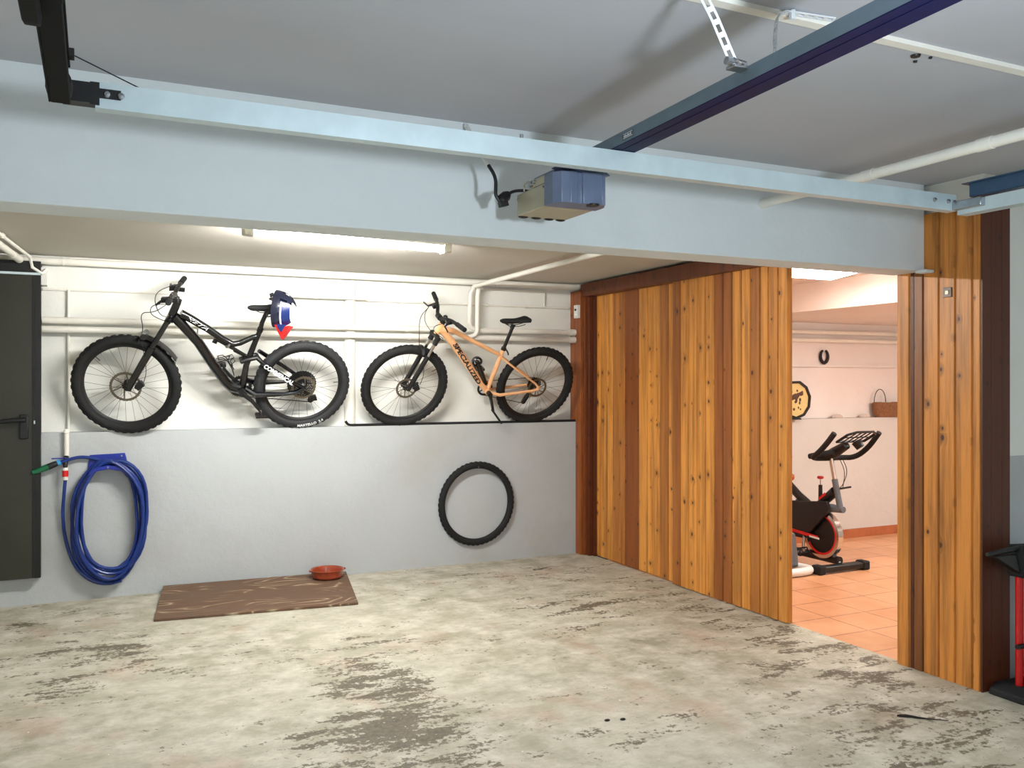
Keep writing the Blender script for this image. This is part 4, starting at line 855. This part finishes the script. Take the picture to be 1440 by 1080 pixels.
# ------------------------------------------------------------------ exercise room things
t = thing('exercise_bike', 'black and red exercise bike on the terracotta floor through the doorway', 'exercise bike', (5.42, 5.30, 0))
E = Vector(t.location)
b = MB(E); b.box(5.155, 5.69, 5.24, 5.32, .012, .062); b.cyl((5.155, 5.28, .030), (5.20, 5.28, .030), .032, 14); b.build('front_foot', 'black', t, bevel=.012)
for x in (5.185, 5.66): b = MB(E); b.box(x-.035, x+.035, 5.232, 5.328, 0, .072); b.build('foot_cap', 'rubber', t, bevel=.012)
b = MB(E); b.box(5.17, 5.67, 6.22, 6.30, .0, .06); b.build('rear_foot', 'black', t, bevel=.01)
b = MB(E); b.tube([(5.42, 5.29, .085), (5.42, 5.70, .085), (5.42, 6.25, .06)], .034, 12); b.build('base_tube', 'iron', t)
b = MB(E); b.lathe([(0, -.02), (.165, -.02), (.165, .02), (0, .02)], (5.40, 5.45, .275), (1, 0, 0), 48); fw = b.build('flywheel', 'black', t)
b = MB(E); b.lathe([(.165, -.026), (.192, -.026), (.192, .026), (.165, .026)], (5.40, 5.45, .275), (1, 0, 0), 48, 0, True); b.build('rim', 'chrome', fw)
b = MB(E)
n = 40
for i in range(n):
    a0 = -2.6+i/n*4.4; a1 = -2.6+(i+1)/n*4.4
    P = [Vector((5.377, 5.45-math.cos(a)*r_, .275+math.sin(a)*r_)) for a in (a0, a1) for r_ in (.148, .176)]
    b.add(P+[p+Vector((.006, 0, 0)) for p in P], [(0, 1, 3, 2), (4, 6, 7, 5), (1, 5, 7, 3), (0, 2, 6, 4)])
b.build('red_ring', 'red', fw)
b = MB(E)
b.prism([(5.33, .50), (5.36, .56), (5.62, .53), (6.0, .50), (6.05, .30), (6.0, .22), (5.62, .22), (5.52, .30), (5.42, .40)], lambda a, c, d: Vector((d, a, c)), 5.345, 5.372); b.build('side_cover', 'black', t, bevel=.006)
b = MB(E); b.prism([(5.45, .265), (5.75, .285), (5.75, .262), (5.60, .250), (5.45, .245)], lambda a, c, d: Vector((d, a, c)), 5.338, 5.345); b.build('red_stripe', 'red', t)
b = MB(E); b.prism([(5.43, .253), (5.54, .26), (5.54, .245), (5.43, .238)], lambda a, c, d: Vector((d, a, c)), 5.336, 5.3375); b.build('white_stripe', 'wplastic', t)
b = MB(E); b.tube([(5.42, 5.30, .06), (5.41, 5.36, .14), (5.41, 5.43, .24)], [.022, .018, .016], 10); b.tube([(5.42, 5.25, .50), (5.42, 5.36, .50), (5.42, 5.60, .47)], [.026, .034, .045], 10); b.build('fork', 'greyp', t)
b = MB(E); b.tube([(5.42, 5.34, .64), (5.42, 5.44, .56), (5.42, 5.56, .46), (5.42, 5.75, .50)], [.040, .038, .045, .045], 12); b.tube([(5.42, 5.56, .46), (5.42, 5.75, .56), (5.42, 5.95, .70)], .034, 12); b.build('main_frame', 'black', t)
b = MB(E); b.prism([(5.40, .605), (5.47, .555), (5.475, .575), (5.41, .625)], lambda a, c, d: Vector((d, a, c)), 5.376, 5.381); b.build('pink_badge', 'red', t)
b = MB(E); b.tube([(5.42, 5.285, .51), (5.42, 5.345, .735)], .025, 12); b.build('post_sleeve', 'greyp', t)
b = MB(E); b.tube([(5.42, 5.34, .72), (5.42, 5.385, .90)], .019, 12); b.build('post', 'chrome', t)
b = MB(E); b.tube([(5.42, 5.50, .50), (5.42, 5.50, .675)], [.018, .016], 10); kb = b.build('brake_stem', 'black', t)
b = MB(E); b.cyl((5.42, 5.50, .67), (5.42, 5.50, .72), .004, 8, 1); b.lathe([(0, -.012), (.022, -.010), (.028, 0), (.022, .012), (0, .014)], (5.42, 5.50, .735), (0, 0, 1), 16, 0); b.build('brake_knob', ['red', 'steel'], kb)
b = MB(E)
b.tube(smooth([(5.20, 5.13, 1.125), (5.19, 5.20, 1.04), (5.20, 5.30, .96), (5.26, 5.44, .905), (5.42, 5.42, .90), (5.58, 5.44, .90), (5.64, 5.34, .905), (5.68, 5.24, .99), (5.68, 5.13, 1.12)], 2), .022, 12)
b.tube([(5.30, 5.50, .915), (5.32, 5.40, .93), (5.36, 5.30, .955)], [.022, .032, .028], 12); hbx = b.build('handlebar', 'rubber', t)
b = MB(E); b.tube([(5.42, 5.46, .905), (5.43, 5.36, .95), (5.44, 5.24, 1.02)], [.03, .045, .035], 12); b.build('console_arm', 'black', hbx)
b = MB(E)
c0 = Vector((5.47, 5.16, 1.085)); ux = Vector((1, 0, 0)); uy = Vector((0, -.75, .42)).normalized()
for k in range(6): b.tube([c0+ux*(-.13+.052*k)-uy*.07, c0+ux*(-.13+.052*k)+uy*.085], .005, 6)
b.tube([c0-ux*.15-uy*.075, c0+ux*.15-uy*.075, c0+ux*.15+uy*.05, c0+ux*.09+uy*.095, c0-ux*.09+uy*.095, c0-ux*.15+uy*.05], .010, 8, closed=True); b.tube([c0-ux*.15, c0+ux*.15], .005, 6); b.build('tablet_holder', 'black', hbx)
b = MB(E); b.tube([(5.50, 5.20, 1.05), (5.52, 5.17, 1.0)], [.04, .034], 14); b.build('bottle_holder', 'black', hbx)
b = MB(E); b.tube(smooth([(5.50, 5.34, .90), (5.54, 5.32, .80), (5.47, 5.30, .70), (5.43, 5.30, .67)], 3), .003, 6); b.tube(smooth([(5.47, 5.34, .90), (5.47, 5.28, .80), (5.43, 5.27, .67)], 3), .003, 6); b.build('cables', 'iron', t)
b = MB(E); b.tube([(5.42, 5.29, .665), (5.50, 5.25, .68)], .008, 8); b.build('clamp_lever', 'black', t)
b = MB(E); b.tube([(5.36, 5.62, .25), (5.33, 5.60, .18), (5.32, 5.585, .12)], .012, 8); ckk = b.build('crank', 'steel', t)
b = MB(E); b.box(5.23, 5.32, 5.53, 5.63, .095, .12); b.tube([(5.23, 5.53, .12), (5.235, 5.545, .16), (5.315, 5.545, .16), (5.32, 5.53, .12)], .008, 6); b.build('pedal', 'black', ckk, bevel=.005)
b = MB(E); b.tube([(5.42, 5.95, .70), (5.42, 6.02, .86)], .02, 10); b.build('seat_post', 'chrome', t)
b = MB(E); b.ball((5.42, 6.05, .89), .11, sc=(.9, 1.2, .35)); b.build('seat', 'rubber', t)

t = thing('elliptical_trainer', 'grey and white elliptical trainer half hidden by the sliding door', 'exercise machine', (4.95, 5.36, 0))
E = Vector(t.location)
b = MB(E); b.tube(smooth([(4.70, 5.30, .035), (5.02, 5.27, .035), (5.14, 5.31, .035), (5.15, 5.42, .035), (5.05, 5.55, .035), (4.75, 5.60, .035)], 2), .033, 12); b.build('foot', 'wplastic', t)
b = MB(E); b.prism([(4.78, .05), (5.06, .05), (5.055, .14), (5.025, .33), (4.78, .36)], lambda a, c, d: Vector((a, d, c)), 5.36, 5.50); b.build('housing', 'greyp', t, bevel=.02)
b = MB(E); b.tube([(4.975, 5.43, .33), (4.95, 5.43, .60), (4.90, 5.43, 1.1)], [.045, .03, .025], 12); b.build('column', 'wplastic', t)
t2 = thing('hanging_toy', 'orange and brown ornament partly hidden at the edge of the sliding door', 'ornament', (5.02, 5.4, .75))
E = Vector(t2.location)
b = MB(E); b.ball((4.985, 5.40, .93), .030, sc=(1.1, 1, .7)); b.build('orange_knob', simple('orange_knob_plastic', (222, 84, 34), .4), t2)
b = MB(E); b.tube([(4.93, 5.42, .80), (4.98, 5.40, .775), (5.025, 5.40, .765)], [.012, .022, .026], 10); b.build('brown_grip', simple('brown_grip_plastic', (172, 92, 50), .5), t2)
b = MB(E); b.tube([(4.93, 5.43, .7), (4.94, 5.42, 1.28)], .012, 8); b.build('stalk', 'greyp', t2)

b = MB((6.05, 6.37, 1.353)); q = []
wp = (5.945, 6.375, 1.358)
t = thing('decorative_plate', 'round cream plate with dark rim standing on the exercise room ledge', 'plate', wp)
b = MB(wp)
for k, (r0, r1, y0, y1, mt) in enumerate(((0, .168, 6.368, 6.376, 1), (.160, .183, 6.355, 6.385, 0))):
    n = 11; vs = []
    for i in range(n):
        a = 2*PI*(i+.3)/n
        for (r_, y_) in ((max(r0, .0001), y0), (r1, y0), (r1, y1), (max(r0, .0001), y1)): vs.append((wp[0]+.02+math.cos(a)*r_, y_, wp[2]+math.sin(a)*r_))
    b.add(vs, [(i*4+j, i*4+(j+1) % 4, ((i+1) % n)*4+(j+1) % 4, ((i+1) % n)*4+j) for i in range(n) for j in range(4)], mt)
b.build('plate', ['iron', 'cream'], t, sharp=20)
b = MB(wp); rr = random.Random(11)
for (x, z, s_, w_) in ((.02, .03, .03, 1.4), (.05, .045, .022, 1), (-.02, .02, .026, 1.2), (.085, .055, .02, 1.6), (.075, .0, .018, .8), (.07, -.03, .016, .7), (.02, -.02, .015, 1), (.04, .085, .012, 1), (-.03, .075, .012, 1), (.1, .07, .014, 1), (.055, -.075, .012, .8), (-.0, -.09, .014, 1), (.08, -.09, .01, .8), (.03, .0, .03, .5), (-.05, -.01, .03, .6)):
    b.ball((wp[0]+.0+x, 6.3675, wp[2]+z), s_, sc=(w_, .12, 1), n=8)
b.build('painted_figures', simple('dark_brown_paint', (84, 52, 32), .6), t)
b = MB(wp); b.box(5.86, 6.0, 6.33, 6.44, 1.172, 1.186); b.build('stand', 'iron', t)
b = MB((6.44, 6.48, 1.78)); P = [(6.437+math.cos(a)*(.048 if abs(math.cos(a)) > .3 else .05), 6.482, 1.775+math.sin(a)*.062) for a in [math.radians(d) for d in range(-245, 66, 10)]]
b.tube(P, [.011+.005*math.sin(PI*i/(len(P)-1)) for i in range(len(P))], 8); tag(b.build('horseshoe', 'iron'), 'dark horseshoe hung open end up on the exercise room wall', 'horseshoe')
t = thing('wicker_basket', 'brown wicker basket with a wire handle on the exercise room ledge', 'basket', (7.30, 6.44, 1.173))
b = MB(); b.lathe([(0, 0), (.19, 0), (.215, .05), (.225, .14), (.212, .15), (.20, .14), (.19, .03), (0, .02)], n=32, sx=1.15, sy=.30); b.build('body', 'wicker', t)
b = MB(); b.tube([(-.16+.16*math.cos(a)*.5-.0, 0, .15+.13*math.sin(a)) for a in [PI*i/16 for i in range(17)]], .004, 6); b.build('handle', 'iron', t)
for x, lab in ((6.56, 'pale stone on the exercise room ledge below the horseshoe'), (6.93, 'pale stone on the exercise room ledge next to the basket')):
    b = MB((x, 6.44, 1.172)); b.ball((x, 6.44, 1.185), .055, sc=(1.3, .6, .5)); tag(b.build('stone', 'stone'), lab, 'stone', 'stones on the ledge')
